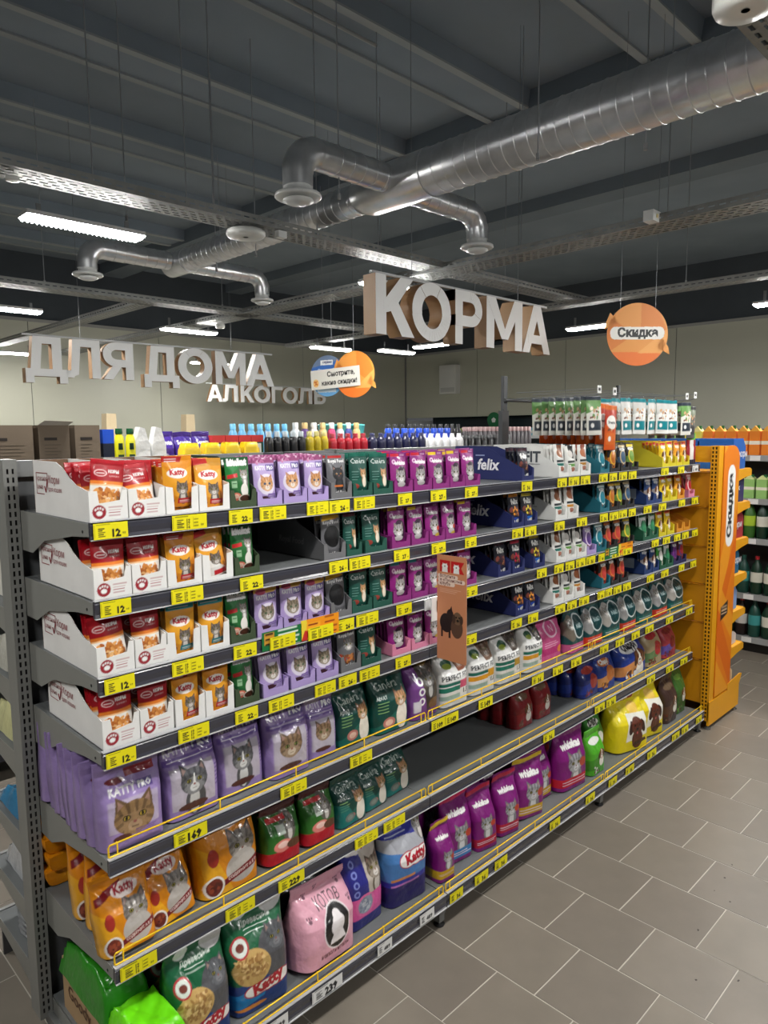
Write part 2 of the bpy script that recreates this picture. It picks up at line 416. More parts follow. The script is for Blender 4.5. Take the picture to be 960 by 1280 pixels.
def A_whis(tab=(196, 40, 60), v=0):
    a = Art(PW, PH, NP, (128, 28, 112)); t = a.a
    a.ell(.5, t * .55, .6, .5, (150, 38, 128), .5); a.rect(.06, t * .89, .56, t * .97, tab); a.lines(.62, .94, t * .95, 2, .05, (230, 200, 225), .016)
    a.ell(.58, t * .38, .36, .42, (44, 18, 44)); a.cat(.5, t * .38, .3, fur=(176, 172, 172), dark=(84, 80, 82), chest=(238, 236, 236), body=False, eye=(150, 140, 70))
    a.ell(.5, t * .18, .26, .1, (190, 186, 186)); a.ring(.2, t * .76, .07, .07, .4, (225, 190, 220)); a.text('whiskas', .56, t * .73, .7, WHT, .05)
    if v: a.ell(.75, t * .3, .14, .1, (200, 70, 50)); a.ell(.7, t * .12, .2, .08, (220, 190, 80))
    a.rect(.0, 0, 1, t * .06, (112, 22, 98)); a.lines(.1, .95, t * .03, 1, .1, (230, 200, 225), .014); return a
def A_felix(c=(24, 34, 84), acc=(200, 60, 40)):
    a = Art(PW, PH, NP, (24, 26, 40)); t = a.a
    a.rect(0, 0, 1, t * .25, c); a.rect(.1, t * .88, .9, t * .97, acc); a.text('felix', .5, t * .74, .62, WHT, .05)
    a.chunks(.15, .85, t * .3, t * .55, [acc, (120, 60, 50), (180, 120, 80), (60, 40, 40)], 22, .1); a.ell(.3, t * .12, .14, .07, WHT); a.ell(.7, t * .14, .2, .09, WHT); return a
def A_pf(v=0):
    a = Art(PW, PH, NP, (226, 226, 222)); t = a.a
    a.poly([(.3, t), (.8, t), (.7, t * .55), (.35, t * .6)], [(120, 70, 40), (30, 30, 30), (150, 80, 60)][v % 3]); a.ell(.42, t * .72, .22, .2, [(150, 90, 50), (210, 205, 200), (180, 110, 70)][v % 3])
    a.rect(.15, t * .42, .85, t * .5, (50, 56, 58)); a.rect(.15, t * .3, .85, t * .39, [(30, 110, 100), (90, 150, 60), (190, 130, 40)][v % 3]); a.ell(.5, t * .2, .28, .12, (170, 110, 90))
    return a
def A_plain(bg, c1, c2, name=None, dog=False):
    a = Art(PW, PH, NP, bg); t = a.a
    a.poly([(0, t * .2), (1, t * .45), (1, t * .7), (0, t * .5)], c1, .8); a.rect(.1, t * .86, .9, t * .96, c2)
    if dog: a.dog(.5, t * .5, .26)
    else: a.ell(.5, t * .5, .3, .35, c1); a.ring(.5, t * .5, .32, .38, .12, c2)
    a.chunks(.2, .8, t * .08, t * .25, [c2, c1, (120, 70, 50)], 14, .09); a.text(name or 'корм', .5, t * .77, .6, WHT, .04); return a
PROTO = {}
def P(key, art, desc, w=PW, h=PH, t=PT):
    PROTO[key] = (pouch_mesh('cat_food_pouch', art, w, h, t, len(PROTO)), desc)
P('red', A_red(), 'red-topped white and orange food pouch')
P('katty', A_katty(0), 'orange pouch with white name oval, tabby')
P('kattyT', A_katty(1), 'orange pouch with teal top strip, tabby')
P('kattyO', A_katty(2), 'orange pouch with pale gold top')
P('kattyW', A_kattyw(), 'leaning orange and white tabby pouch')
P('kite', A_kite(), 'dark green pouch with white-chested cat')
P('kpro', A_kpro(0), 'lilac pouch with ginger cat face')
P('kproY', A_kpro(1), 'lilac pouch with yellow-brown top, tabby')
P('kproG', A_kpro(2), 'lilac pouch with green top badge, tabby')
P('royal', A_royal(0), 'grey pouch with black cat')
P('royalY', A_royal(2), 'grey pouch with yellow torn top')
P('royalC', A_royal(1), 'grey pouch with red meat chunks')
P('can', A_can(0), 'dark green pouch with ginger cat')
P('canY', A_can(1), 'dark green pouch with golden strip')
P('canR', A_can(2), 'dark green pouch with wine-red strip')
P('wR', A_whis((196, 40, 60)), 'purple grey-cat pouch with red tab')
P('wY', A_whis((224, 190, 40)), 'purple grey-cat pouch with yellow tab')
P('wT', A_whis((30, 150, 160)), 'purple grey-cat pouch with teal tab')
P('wX', A_whis((128, 28, 112), 1), 'purple grey-cat pouch without coloured tab')
P('fK', A_felix((20, 24, 50), (60, 24, 40)), 'black and navy food pouch')
P('fB', A_felix((24, 60, 150), (230, 150, 50)), 'navy food pouch with orange band')
P('fR', A_felix((24, 34, 84), (180, 30, 60)), 'navy food pouch with crimson band')
P('fL', A_felix((30, 100, 190), (220, 200, 60)), 'bright blue food pouch')
P('pf', A_pf(0), 'white pouch with brown pet photo')
P('pf1', A_pf(1), 'white pouch with black and grey pet photo')
P('pf2', A_pf(2), 'white pouch with reddish pet photo')
P('teal', A_plain((18, 92, 106), (40, 130, 150), (200, 220, 220)), 'teal pouch with pale oval')
P('shO', A_plain((30, 26, 26), (190, 110, 40), (220, 170, 60)), 'black pouch with orange oval')
P('shG', A_plain((28, 28, 28), (110, 150, 60), (230, 200, 60)), 'black pouch with green-gold oval')
P('shB', A_plain((26, 28, 34), (60, 90, 120), (200, 180, 140)), 'black pouch with steel-blue oval')
P('sr', A_plain((40, 36, 36), (200, 70, 60), (210, 120, 60)), 'charcoal pouch with red oval')
P('yel', A_plain((226, 186, 30), (238, 206, 60), (190, 40, 36), dog=True), 'yellow pouch with brown dog')
P('yelO', A_plain((222, 148, 34), (236, 176, 60), (180, 60, 40), dog=True), 'amber pouch with brown dog')
P('blu', A_plain((34, 62, 112), (150, 140, 130), (220, 220, 225), dog=True), 'blue and grey pouch with dog')
P('gw', A_plain((196, 206, 200), (60, 140, 96), (40, 110, 80)), 'white pouch with green oval')
P('pur', A_plain((130, 110, 160), (90, 60, 130), (220, 200, 230)), 'violet-grey pouch with purple oval')
P('db', A_plain((34, 30, 74), (90, 40, 110), (120, 60, 140)), 'indigo pouch with violet oval')
P('dr', A_plain((70, 20, 34), (150, 40, 50), (60, 60, 120)), 'dark red pouch')
P('pinkr', A_plain((186, 84, 90), (170, 40, 50), (230, 190, 190)), 'dusty pink pouch with red oval')
P('blk', A_plain((26, 24, 28), (60, 58, 60), (110, 104, 100)), 'black pouch leaning at the row end')
P('grn', A_plain((70, 160, 60), (230, 230, 225), (40, 90, 50)), 'bright green and white pouch')

# ------------------------------------------------------------------ display boxes (open-front cardboard trays)
_bx = {}
def box_mesh(style, w):
    k = (style, round(w, 3)); U = style == 'whiteU'; style = 'white' if U else style
    if k in _bx: return _bx[k]
    C = dict(white=(232, 231, 228), green=(58, 74, 48), lilac=(168, 148, 200), grey=(108, 108, 110), dgreen=(24, 80, 66), magenta=(134, 36, 116), navy=(26, 36, 92),
             pf=(222, 222, 218), teal=(22, 100, 116), black=(34, 32, 32), yellow=(206, 190, 28), blue=(26, 54, 108), amber=(210, 140, 30), green2=(20, 84, 58), pink=(214, 130, 160),
             indigo=(36, 34, 80), brown=(120, 84, 44))[style]
    tall = style in ('white', 'green', 'navy', 'pf', 'teal', 'grey', 'yellow', 'blue', 'green2', 'amber')
    D = .37; T = .0018
    m = MB(); e = .0006
    if tall: side = [(0, 0), (D, 0), (D, .148), (.20, .146), (.155, .132), (.115, .108), (.07, .09), (0, .078 if style == 'white' else .055)]
    else: side = [(0, 0), (D, 0), (D, .10), (.12, .085), (.05, .05), (0, .045)]
    for x in (e, w - e - T):
        m.prism([(x, y, z) for y, z in side], (T, 0, 0), C)
    m.box(e, w - e, 0, D, 0, T, C); m.box(e, w - e, D - T, D, 0, side[2][1], (112, 84, 62) if style[:5] == 'white' else C)
    if U: fr = [(e, 0), (w - e, 0), (w - e, .076), (w * .80, .072), (w * .77, .014), (w * .25, .012), (w * .22, .074), (e, .078)]
    elif style == 'white': fr = [(e, 0), (w - e, 0), (w - e, .078), (w * .86, .078), (w * .80, .052), (w * .26, .046), (w * .22, .078), (e, .078)]
    else: fr = [(e, 0), (w - e, 0), (w - e, side[-1][1]), (w * .86, side[-1][1]), (w * .78, .022), (w * .22, .022), (w * .14, side[-1][1]), (e, side[-1][1])]
    m.prism([(x, 0, z) for x, z in fr], (0, -T, 0), C)
    _bx[k] = m.mesh('display_box', CARD); return _bx[k]
def paw_print(w):
    a = Art(w, .044, 44, (232, 231, 228)); t = a.a
    a.ell(.24, t * .5, .19, .19, (150, 34, 44)); a.ell(.24, t * .42, .085, .07, WHT)
    for q in (-.1, -.035, .035, .1): a.ell(.24 + q, t * .5 + .07 + .035 * (abs(q) < .05), .026, .035, WHT)
    a.lines(.5, .96, t * .72, 4, .075, (170, 90, 96), .02); return a
PAWM = None
def katty_front(w):
    a = Art(w, .07, 30, (232, 231, 228)); return a

SHELFZ = {1: 1.688, 2: 1.490, 3: 1.291, 4: 1.097, 5: .805, 6: .502, 7: .141}
SIDE_TXT = {'white': None, 'navy': ('felix', (235, 235, 240), .06), 'pf': ('PERFECT FIT', (70, 74, 80), .04), 'grey': ('Royal Food', (150, 150, 150), .026), 'blue': ('', (0, 0, 0), .03)}
BOXCOL = dict(white='white', green='olive green', lilac='lilac', grey='grey', dgreen='dark green', magenta='magenta', navy='navy', pf='pale grey', teal='teal', black='black',
              yellow='yellow', blue='blue', amber='amber', green2='deep green', pink='pink', indigo='indigo', brown='brown')
def side_print(o, style, w):
    """flat print on the near side panel (facing -X) of a tray"""
    if style == 'white':
        m = MB(); c = (140, 40, 48); x = -.0004
        for a, b, p, q in ((.345, .347, .055, .115), (.262, .264, .068, .115), (.262, .347, .113, .115), (.29, .347, .055, .057)):
            m.box(x - .0004, x, a, b, p, q, c)
        for t, y, z, s_ in (('красная', .341, .093, .0155), ('цена', .341, .070, .0155), ('Корм', .256, .088, .024), ('для кошек', .256, .066, .0145)):
            flat_text(m, t, (x, y, z), (0, -1, 0), (0, 0, 1), s_ * 1.25, c, .0)
        m.tube([(x, .287, .078), (x, .278, .062), (x, .264, .098)], .0014, c, 5)
        build(m, 'printed_text', PAPER, o)
    elif style in SIDE_TXT and SIDE_TXT[style][0]:
        t, c, s_ = SIDE_TXT[style]; m = MB()
        if style == 'pf':
            flat_text(m, 'FIT', (-.0005, .19, .07), (0, -1, 0), (0, 0, 1), .07, c, .03); m.box(-.001, -.0004, .10, .19, .058, .061, (150, 150, 150))
        else:
            v = -.0005
            flat_text(m, t, (v, .24, .045), (0, -1, 0), Vector((0, -.15, 1)).normalized(), s_ * 1.15, c, .03)
            if style == 'navy': m.box(-.001, -.0004, .2, .25, .105, .111, (140, 150, 190))
        build(m, 'printed_text', PAPER, o)
    elif style == 'blue':
        m = MB(); m.box(-.0012, -.0002, .06, .16, .03, .085, (140, 150, 165)); build(m, 'printed_panel', PAPER, o)

# rows: (pouch, x0, x1, box style); '-' = a bare gap follows
ROWS = {
1: [('red', .010, .110, 'white'), ('red', .112, .214, 'white'), ('katty', .216, .314, 'white'), ('kattyO', .316, .414, 'white'), ('kite', .416, .506, 'green'),
    ('kpro', .509, .600, 'lilac'), ('kpro', .606, .697, 'lilac'), ('kpro', .700, .785, 'lilac'), ('royal', .796, .887, 'grey'), ('can', .892, .982, 'dgreen'), ('can', .987, 1.082, 'dgreen'),
    ('wR', 1.089, 1.185, 'magenta'), ('wR', 1.192, 1.290, 'magenta'), ('wY', 1.296, 1.391, 'magenta'), ('wY', 1.395, 1.487, 'magenta'), ('wR', 1.489, 1.583, 'magenta'),
    ('fK', 1.877, 1.968, 'navy'), ('pf', 2.171, 2.261, 'pf'), ('pf1', 2.263, 2.360, 'pf'), ('pf2', 2.366, 2.460, 'pf'), ('teal', 2.555, 2.650, 'teal'),
    ('shO', 2.656, 2.760, 'black'), ('shB', 2.771, 2.870, 'black'), ('shG', 2.876, 2.969, 'black'), ('yel', 3.264, 3.36, 'yellow'), ('yel', 3.362, 3.45, 'yellow'), ('yelO', 3.452, 3.54, 'yellow'), ('yelO', 3.545, 3.64, 'yellow')],
2: [('red', .011, .110, 'white'), ('red', .112, .209, 'white'), ('katty', .212, .316, 'white'), ('kattyW', .319, .418, 'white'), ('kite', .424, .510, 'green'),
    ('royalY', .761, .856, 'grey'), ('canR', .860, .930, 'dgreen'), ('can', .945, 1.050, 'dgreen'), ('wY', 1.075, 1.170, 'magenta'), ('wY', 1.177, 1.271, 'magenta'), ('wX', 1.277, 1.366, 'magenta'),
    ('wX', 1.370, 1.462, 'magenta'), ('wY', 1.465, 1.560, 'magenta'), ('fB', 1.805, 1.897, 'navy'), ('fL', 1.903, 2.000, 'navy'), ('pf', 2.150, 2.252, 'pf'), ('pf2', 2.258, 2.354, 'pf'),
    ('teal', 2.564, 2.660, 'teal'), ('shO', 2.665, 2.755, 'black'), ('shG', 2.758, 2.845, 'black'), ('shB', 2.848, 2.935, 'black'), ('blu', 3.078, 3.183, 'blue'), ('blu', 3.187, 3.277, 'blue'),
    ('yel', 3.280, 3.375, 'yellow'), ('yel', 3.380, 3.480, 'yellow'), ('yelO', 3.486, 3.585, 'amber'), ('pinkr', 3.645, 3.735, 'pink')],
3: [('red', .008, .108, 'white'), ('red', .110, .200, 'white'), ('kattyT', .203, .303, 'white'), ('kattyT', .306, .398, 'white'), ('kite', .402, .489, 'green'),
    ('kproY', .495, .590, 'lilac'), ('kproY', .594, .686, 'lilac'), ('kproY', .690, .781, 'lilac'), ('royalY', .786, .879, 'grey'), ('canR', .881, .975, 'dgreen'), ('canY', .980, 1.075, 'dgreen'),
    ('wT', 1.080, 1.175, 'magenta'), ('wT', 1.178, 1.270, 'magenta'), ('wX', 1.273, 1.366, 'magenta'), ('wR', 1.470, 1.563, 'magenta'), ('fK', 1.709, 1.801, 'navy'), ('fR', 1.813, 1.905, 'navy'), ('fL', 1.972, 2.066, 'navy'),
    ('pf', 2.163, 2.255, 'pf'), ('pf1', 2.258, 2.343, 'pf'), ('pf1', 2.348, 2.440, 'pf'), ('pur', 2.447, 2.535, 'lilac'), ('teal', 2.542, 2.640, 'teal'), ('sr', 2.652, 2.738, 'black'), ('sr', 2.741, 2.835, 'black'),
    ('shG', 2.850, 2.945, 'black'), ('gw', 3.053, 3.148, 'green2'), ('gw', 3.151, 3.243, 'green2'), ('yel', 3.253, 3.350, 'yellow'), ('yel', 3.359, 3.458, 'yellow'), (None, 3.490, 3.585, 'amber'), (None, 3.590, 3.685, 'amber')],
4: [('red', .012, .113, 'white'), ('red', .115, .212, 'white'), ('katty', .217, .310, 'white'), ('katty', .312, .406, 'white'), ('kite', .411, .496, 'green'),
    ('kproG', .510, .606, 'lilac'), ('kproG', .616, .714, 'lilac'), ('kproG', .720, .815, 'lilac'), ('royalC', .826, .918, 'grey'), ('can', .922, 1.016, 'dgreen'), ('wY', 1.072, 1.170, 'pink'), ('wY', 1.175, 1.269, 'pink'),
    ('wX', 1.273, 1.366, 'pink'), ('fB', 1.840, 1.936, 'navy'), ('fB', 1.939, 2.030, 'navy'), ('pf', 2.142, 2.235, 'pf'), ('pf1', 2.240, 2.330, 'pf'), ('pf2', 2.336, 2.430, 'pf'), ('sr', 2.60, 2.69, 'teal'), ('sr', 2.70, 2.785, 'black'),
    ('sr', 2.80, 2.89, 'black'), ('blu', 3.080, 3.175, 'blue'), ('blu', 3.180, 3.268, 'blue'), ('grn', 3.280, 3.370, 'green2'), ('gw', 3.372, 3.46, 'green2'), ('db', 3.463, 3.555, 'indigo'), ('dr', 3.560, 3.65, 'indigo')],
}
TEARDIR = random.Random(5)
for s in (1, 2, 3, 4):
    z = SHELFZ[s] + .001; n = 0; nb = 0
    prev_x = -1
    for (kind, x0, x1, bs) in ROWS[s]:
        w = x1 - x0; nb += 1
        b = link('display_box', box_mesh('whiteU' if bs == 'white' and kind != 'red' else bs, w), None, (x0, .012, z))
        tag(b, '%s open-front display box, %s box from the near end, %s shelf' % (BOXCOL[bs], ORD[nb], SHN[s]), 'box', 'display boxes on the %s shelf' % SHN[s])
        if kind == 'red':
            if PAWM is None: PAWM = flat_art('front_print', paw_print(.092), .092, .044)
            link('front_print', PAWM, b, (.003, -.0022, .003))
        if x0 - prev_x > .05: side_print(b, bs, w)
        prev_x = x1
        if bs == 'white' and nb in (1, 3) or bs == 'navy' and False:
            pass
        if kind is None: continue
        me, desc = PROTO[kind]; n += 1
        rnd = TEARDIR
        tilt = -rnd.uniform(.0, .10); dz = rnd.uniform(0, .006); roll = rnd.uniform(-.02, .02)
        if kind == 'kattyW': roll = -.16
        if kind == 'red' and s in (1, 3) and n == 1: roll = .13 if s == 1 else -.10; dz = .012
        if kind == 'red' and s == 1 and n == 2: dz = -.0; tilt = -.25; roll = -.12
        if kind == 'katty' and s == 1: dz = .016
        sx = min(1.0, (w - .008) / PW)
        o = link('cat_food_pouch', me, None, ((x0 + x1) / 2, .018 + PT, z + .003 + max(0, dz)), (tilt, roll, rnd.uniform(-.04, .04)), (sx, 1, 1))
        tag(o, '%s, %s pouch from the near end, %s shelf' % (desc, ORD[n], SHN[s]), 'pouch', 'front pouches on the %s shelf' % SHN[s])
        nb_behind = {1: 5, 2: 2, 3: 2, 4: 3}[s] if s != 1 or kind in ('red', 'katty', 'kattyO', 'kpro', 'can', 'yel') else 3
        if kind in ('kattyW', 'canR', 'royalY', 'blk') or s in (2, 3, 4) and x0 > 2.4: nb_behind = 1
        for q in range(nb_behind):
            lo = -rnd.uniform(.02, .12) - (.10 if kind == 'red' else 0)
            p = link('cat_food_pouch', me, None, ((x0 + x1) / 2 + rnd.uniform(-.002, .002), .018 + PT + .0195 * (q + 1) + (.02 if kind == 'red' and s > 1 else 0), z + .003 + rnd.uniform(0, .008)), (lo, rnd.uniform(-.03, .03), 0), (sx, .9, 1))
            tag(p, '%s, %s behind the %s, %s shelf' % (desc, ORD[q + 1], ORD[n], SHN[s]), 'pouch', 'pouches behind the %s front one on the %s shelf' % (ORD[n], SHN[s]))

# ------------------------------------------------------------------ bag artwork
def bag_n(w): return max(40, min(104, int(w * 420)))
def B_kp(w, h, v=0):
    a = Art(w, h, bag_n(w), (150, 128, 182)); t = a.a
    a.noise(.08)
    if v == 0:   # small pack with the cat's eyes peeking up
        a.rect(.45, t * .78, .9, t * .88, (130, 20, 34)); a.ell(.28, t * .77, .14, .05, (100, 34, 40))
        a.text('KATTY', .36, t * .66, .4, WHT, .03, h=.12); a.rect(.58, t * .61, .82, t * .71, (90, 70, 140)); a.text('PRO', .7, t * .66, .2, WHT, .03, h=.1)
        a.rect(.12, t * .2, .88, t * .56, (198, 188, 200), .6); a.cat(.5, t * .33, .32, fur=(150, 118, 80), dark=(70, 52, 36), chest=(180, 150, 120), body=False, eye=(200, 170, 60))
        a.rect(.12, 0, .88, t * .12, (150, 128, 182)); a.ell(.3, t * .13, .14, .05, (84, 46, 40)); a.lines(.5, .85, t * .17, 4, .035, (120, 90, 150), .012)
    else:
        a.rect(.05, t * .84, .95, t * .97, (176, 160, 190)); a.text('KATTY', .3, t * .8, .44, (228, 224, 232), .03, h=.15); a.rect(.56, t * .73, .96, t * .87, (96, 78, 140)); a.text('PRO', .76, t * .8, .34, WHT, .03, h=.13)
        a.rect(.04, t * .64, .98, t * .71, (110, 84, 158)); a.lines(.1, .95, t * .67, 1, .1, (225, 215, 235), .016)
        a.rect(.1, t * .12, .85, t * .6, (186, 178, 192))
        if v == 1: a.cat(.47, t * .42, .24, fur=(96, 96, 100), dark=(50, 50, 54), chest=WHT, white=True)
        else: a.cat(.47, t * .4, .27, fur=(140, 112, 84), dark=(66, 52, 40), chest=(215, 200, 180), body=False, eye=(150, 160, 80))
        a.ell(.45, t * .13, .26, .055, (80, 44, 38)); a.lines(.86, .96, t * .5, 6, .06, (90, 66, 130), .02)
    return a
def B_katty(w, h):
    a = Art(w, h, bag_n(w), (222, 138, 16)); t = a.a
    a.poly([(0, 0), (.5, 0), (.2, t * .5), (0, t * .6)], (236, 170, 30)); a.poly([(.04, t * .66), (.5, t * .8), (.54, t * .9), (.04, t * .76)], (120, 20, 30))
    a.cat(.66, t * .48, .23, fur=(140, 132, 124), dark=(62, 56, 52)); a.ell(.64, t * .24, .26, .22, (190, 184, 178)); a.ell(.56, t * .76, .24, .1, (240, 225, 220)); a.text('Katty', .56, t * .765, .38, (160, 22, 40), .04)
    a.poly([(.2, t * .06), (.96, t * .2), (.96, t * .3), (.3, t * .15)], (120, 18, 30)); a.text('СОДЕРЖИТ А Е D', .66, t * .185, .5, (240, 220, 215), .03, rot=.16 * t)
    a.ell(.2, t * .12, .15, .15, (240, 235, 230)); a.ell(.2, t * .12, .12, .12, (110, 44, 34)); a.chunks(.12, .28, t * .08, t * .16, [(150, 70, 50), (90, 36, 30)], 10, .04); a.ell(.2, t * .45, .08, .12, (170, 50, 40)); return a
def B_green(w, h):
    a = Art(w, h, bag_n(w), (44, 104, 36)); t = a.a
    a.rect(0, t * .84, 1, t, (70, 24, 30)); a.ell(.6, t * .62, .2, .3, (100, 96, 90)); a.cat(.62, t * .66, .17, fur=(120, 116, 110)); a.rect(.3, t * .5, .5, t * .66, (190, 200, 190)); a.rect(0, 0, 1, t * .22, (176, 26, 40))
    a.ell(.42, t * .3, .24, .13, (220, 130, 120)); a.ell(.42, t * .32, .14, .07, (240, 200, 190)); a.ell(.72, t * .28, .2, .1, (90, 56, 36)); a.rect(.1, t * .72, .6, t * .8, (190, 40, 46)); return a
def B_can(w, h):
    a = Art(w, h, bag_n(w), (10, 66, 58)); t = a.a
    a.poly([(0, t * .1), (1, t * .5), (1, 0), (0, 0)], (18, 96, 84)); a.text('Canéra', .42, t * .76, .62, (200, 214, 206), .0); a.text('ADULT', .22, t * .58, .26, (220, 230, 225), .03)
    a.lines(.1, .4, t * .5, 4, .06, (150, 190, 120), .014); a.ell(.36, t * .16, .16, .1, (190, 120, 110)); a.ell(.36, t * .16, .1, .06, (230, 190, 170)); a.ell(.72, t * .22, .16, .26, (236, 228, 214)); a.cat(.7, t * .5, .17, fur=(190, 140, 92), dark=(110, 76, 48), body=False); return a
def B_can2(w, h):
    a = B_can(w, h); t = a.a; a.poly([(0, 0), (.6, 0), (.3, t * .45), (0, t * .5)], (24, 120, 116), .7); return a
def B_pb(w, h):
    a = Art(w, h, bag_n(w), (116, 66, 136)); t = a.a
    a.poly([(.25, t), (1, t), (1, t * .2), (.5, t * .1)], (60, 48, 40)); a.ell(.6, t * .88, .2, .12, (150, 120, 60)); a.ell(.65, t * .55, .25, .35, (84, 76, 66)); a.cat(.62, t * .6, .2, fur=(100, 96, 92), dark=(30, 30, 30), chest=WHT)
    for i in range(3): a.ring(.33, t * (.6 - .16 * i), .07, .07, .3, WHT)
    a.rect(.1, t * .12, .3, t * .3, (210, 205, 215)); a.ell(.75, t * .2, .2, .12, (120, 84, 50)); return a
def B_pf(w, h, v=0):
    a = Art(w, h, bag_n(w), (222, 222, 220)); t = a.a
    c = [(130, 70, 44), (110, 80, 60), (70, 60, 52), (44, 40, 38)][v]; acc = [(200, 80, 110), (210, 150, 30), (180, 140, 40), (60, 150, 90)][v]
    a.poly([(.35, t), (1, t), (.95, t * .6), (.6, t * .55)], c); a.cat(.7, t * .74, .2, fur=c, dark=tuple(int(q * .5) for q in c), body=False); a.ell(.3, t * .72, .16, .1, (40, 84, 60)); a.ell(.3, t * .68, .12, .06, (140, 160, 50))
    a.rect(.05, t * .43, .96, t * .57, (236, 236, 234)); a.text('PERFECT FIT', .48, t * .5, .8, (34, 38, 44), .03)
    a.rect(.05, t * .36, .6, t * .42, (24, 104, 88)); a.rect(.05, t * .26, .6, t * .34, (30, 116, 96) if v % 2 == 0 else (216, 150, 30)); a.rect(.6, t * .28, .95, t * .42, acc); a.rect(.05, t * .12, .6, t * .2, (60, 140, 120), .6); a.text('1.5', .8, t * .22, .16, (30, 30, 30), .04); return a
def B_pink(w, h):
    a = Art(w, h, bag_n(w), (206, 84, 142)); t = a.a
    a.noise(.06); a.ring(.5, t * .62, .22, .18, .12, (236, 200, 220)); a.text('N', .5, t * .62, .14, (238, 205, 225), .0); a.rect(.1, t * .1, .9, t * .25, (190, 50, 120)); a.ell(.82, t * .16, .1, .08, (230, 140, 60)); a.lines(.2, .8, t * .34, 3, .05, (236, 190, 215), .014); return a
def B_nat(w, h, v=0):
    a = Art(w, h, bag_n(w), (16, 72, 76)); t = a.a
    a.ell(.2, t * .55, .22, .36, [(150, 150, 150), (120, 112, 100), (170, 166, 160)][v % 3]); a.cat(.2, t * .62, .15, fur=(150, 148, 144), dark=(90, 88, 84), body=False); a.ell(.58, t * .56, .33, .34, (215, 222, 222)); a.ell(.58, t * .56, .28, .3, (14, 62, 66))
    a.text('N&D', .58, t * .57, .34, (170, 190, 190), .0); a.rect(0, 0, 1, t * .2, [(206, 56, 36), (196, 90, 140), (30, 100, 96)][v % 3]); a.rect(.3, t * .84, .8, t * .92, (60, 110, 110)); a.lines(.1, .9, t * .13, 2, .05, WHT, .014); return a
def B_plain(w, h, bg, c1, c2, name='', dog=False, tc=WHT):
    a = Art(w, h, bag_n(w), bg); t = a.a
    a.noise(.08); a.poly([(0, t * .1), (1, t * .3), (1, t * .5), (0, t * .35)], c2, .8)
    if dog: a.dog(.62, t * .44, .19)
    else: a.ell(.6, t * .42, .22, .22, c1)
    a.ell(.45, t * .74, .32, .1, c1)
    if name: a.text(name, .45, t * .74, .5, tc, .05)
    a.chunks(.1, .5, t * .06, t * .18, [c1, c2, (100, 50, 30)], 14, .06); return a
def B_whis(w, h, v=0):
    a = Art(w, h, bag_n(w), (122, 22, 112)); t = a.a
    a.noise(.08); tabc = [(224, 190, 40), (196, 30, 70), (206, 30, 90), (122, 22, 112)][v]
    a.poly([(0, t * .86), (1, t * .94), (1, t), (0, t * .95)], tabc); a.text('whiskas', .46, t * .72, .66, WHT, .06); a.cat(.5, t * .42, .25, fur=(160, 160, 164), dark=(70, 70, 76), chest=(225, 225, 228)); a.ell(.75, t * .4, .12, .1, (180, 60, 40))
    a.rect(0, 0, 1, t * .2, [(200, 160, 30), (180, 30, 60), (60, 130, 190), (196, 24, 50)][v]); a.rect(0, 0, 1, t * .06, (122, 22, 112)); a.lines(.1, .9, t * .14, 2, .06, (235, 220, 235), .018); return a
def B_yel(w, h):
    a = Art(w, h, bag_n(w), (232, 212, 24)); t = a.a
    a.poly([(.15, t * .86), (.75, t * .9), (.8, t), (.1, t * .98)], (150, 26, 30)); a.text('Корм', .45, t * .94, .3, (240, 220, 200), .04); a.ell(.62, t * .74, .16, .1, (240, 200, 90)); a.poly([(.28, t * .18), (.86, t * .26), (.92, t * .64), (.38, t * .68)], (236, 234, 224)); a.dog(.58, t * .44, .19, fur=(96, 44, 26), chest=(90, 44, 28)); a.poly([(.45, t * .08), (.85, t * .14), (.8, t * .2), (.5, t * .16)], (60, 36, 26)); return a
def B_litter(w, h):
    a = Art(w, h, bag_n(w), (28, 96, 62)); t = a.a
    a.ell(.28, t * .9, .12, .09, (225, 232, 225)); a.text('Древесный', .5, t * .8, .5, (225, 232, 225), .02); a.lines(.3, .7, t * .75, 2, .05, (210, 225, 215), .012); a.ell(.8, t * .9, .2, .14, (205, 205, 205))
    a.poly([(0, 0), (1, 0), (1, t * .34), (0, t * .3)], (34, 60, 120)); a.poly([(0, t * .2), (.6, t * .3), (.5, t * .12), (0, t * .06)], (30, 120, 180)); a.ell(.74, t * .5, .3, .34, (84, 84, 88)); a.cat(.76, t * .62, .17, fur=(96, 98, 102), dark=(70, 72, 76), chest=(130, 130, 134), body=False)
    a.ell(.34, t * .44, .28, .24, (200, 164, 100)); a.chunks(.1, .56, t * .34, t * .54, [(224, 190, 130), (180, 140, 84), (160, 118, 66)], 90, .035)
    a.ell(.2, t * .64, .13, .13, (190, 60, 66)); a.ell(.2, t * .64, .105, .105, (230, 236, 228)); a.ell(.2, t * .64, .06, .05, (120, 60, 50))
    for q, r_ in ((.32, .2), (.5, .23), (.7, .21), (.6, .16)): a.ell(q + .06, t * .2 + .06 * q, r_, .1, (170, 24, 44))
    for q, r_ in ((.32, .18), (.5, .21), (.7, .19), (.6, .14)): a.ell(q + .06, t * .2 + .06 * q, r_, .085, (240, 236, 232))
    a.text('Katty', .58, t * .225, .52, (176, 22, 44), .06, rot=.16); a.ell(.3, t * .06, .24, .03, (206, 130, 50)); return a
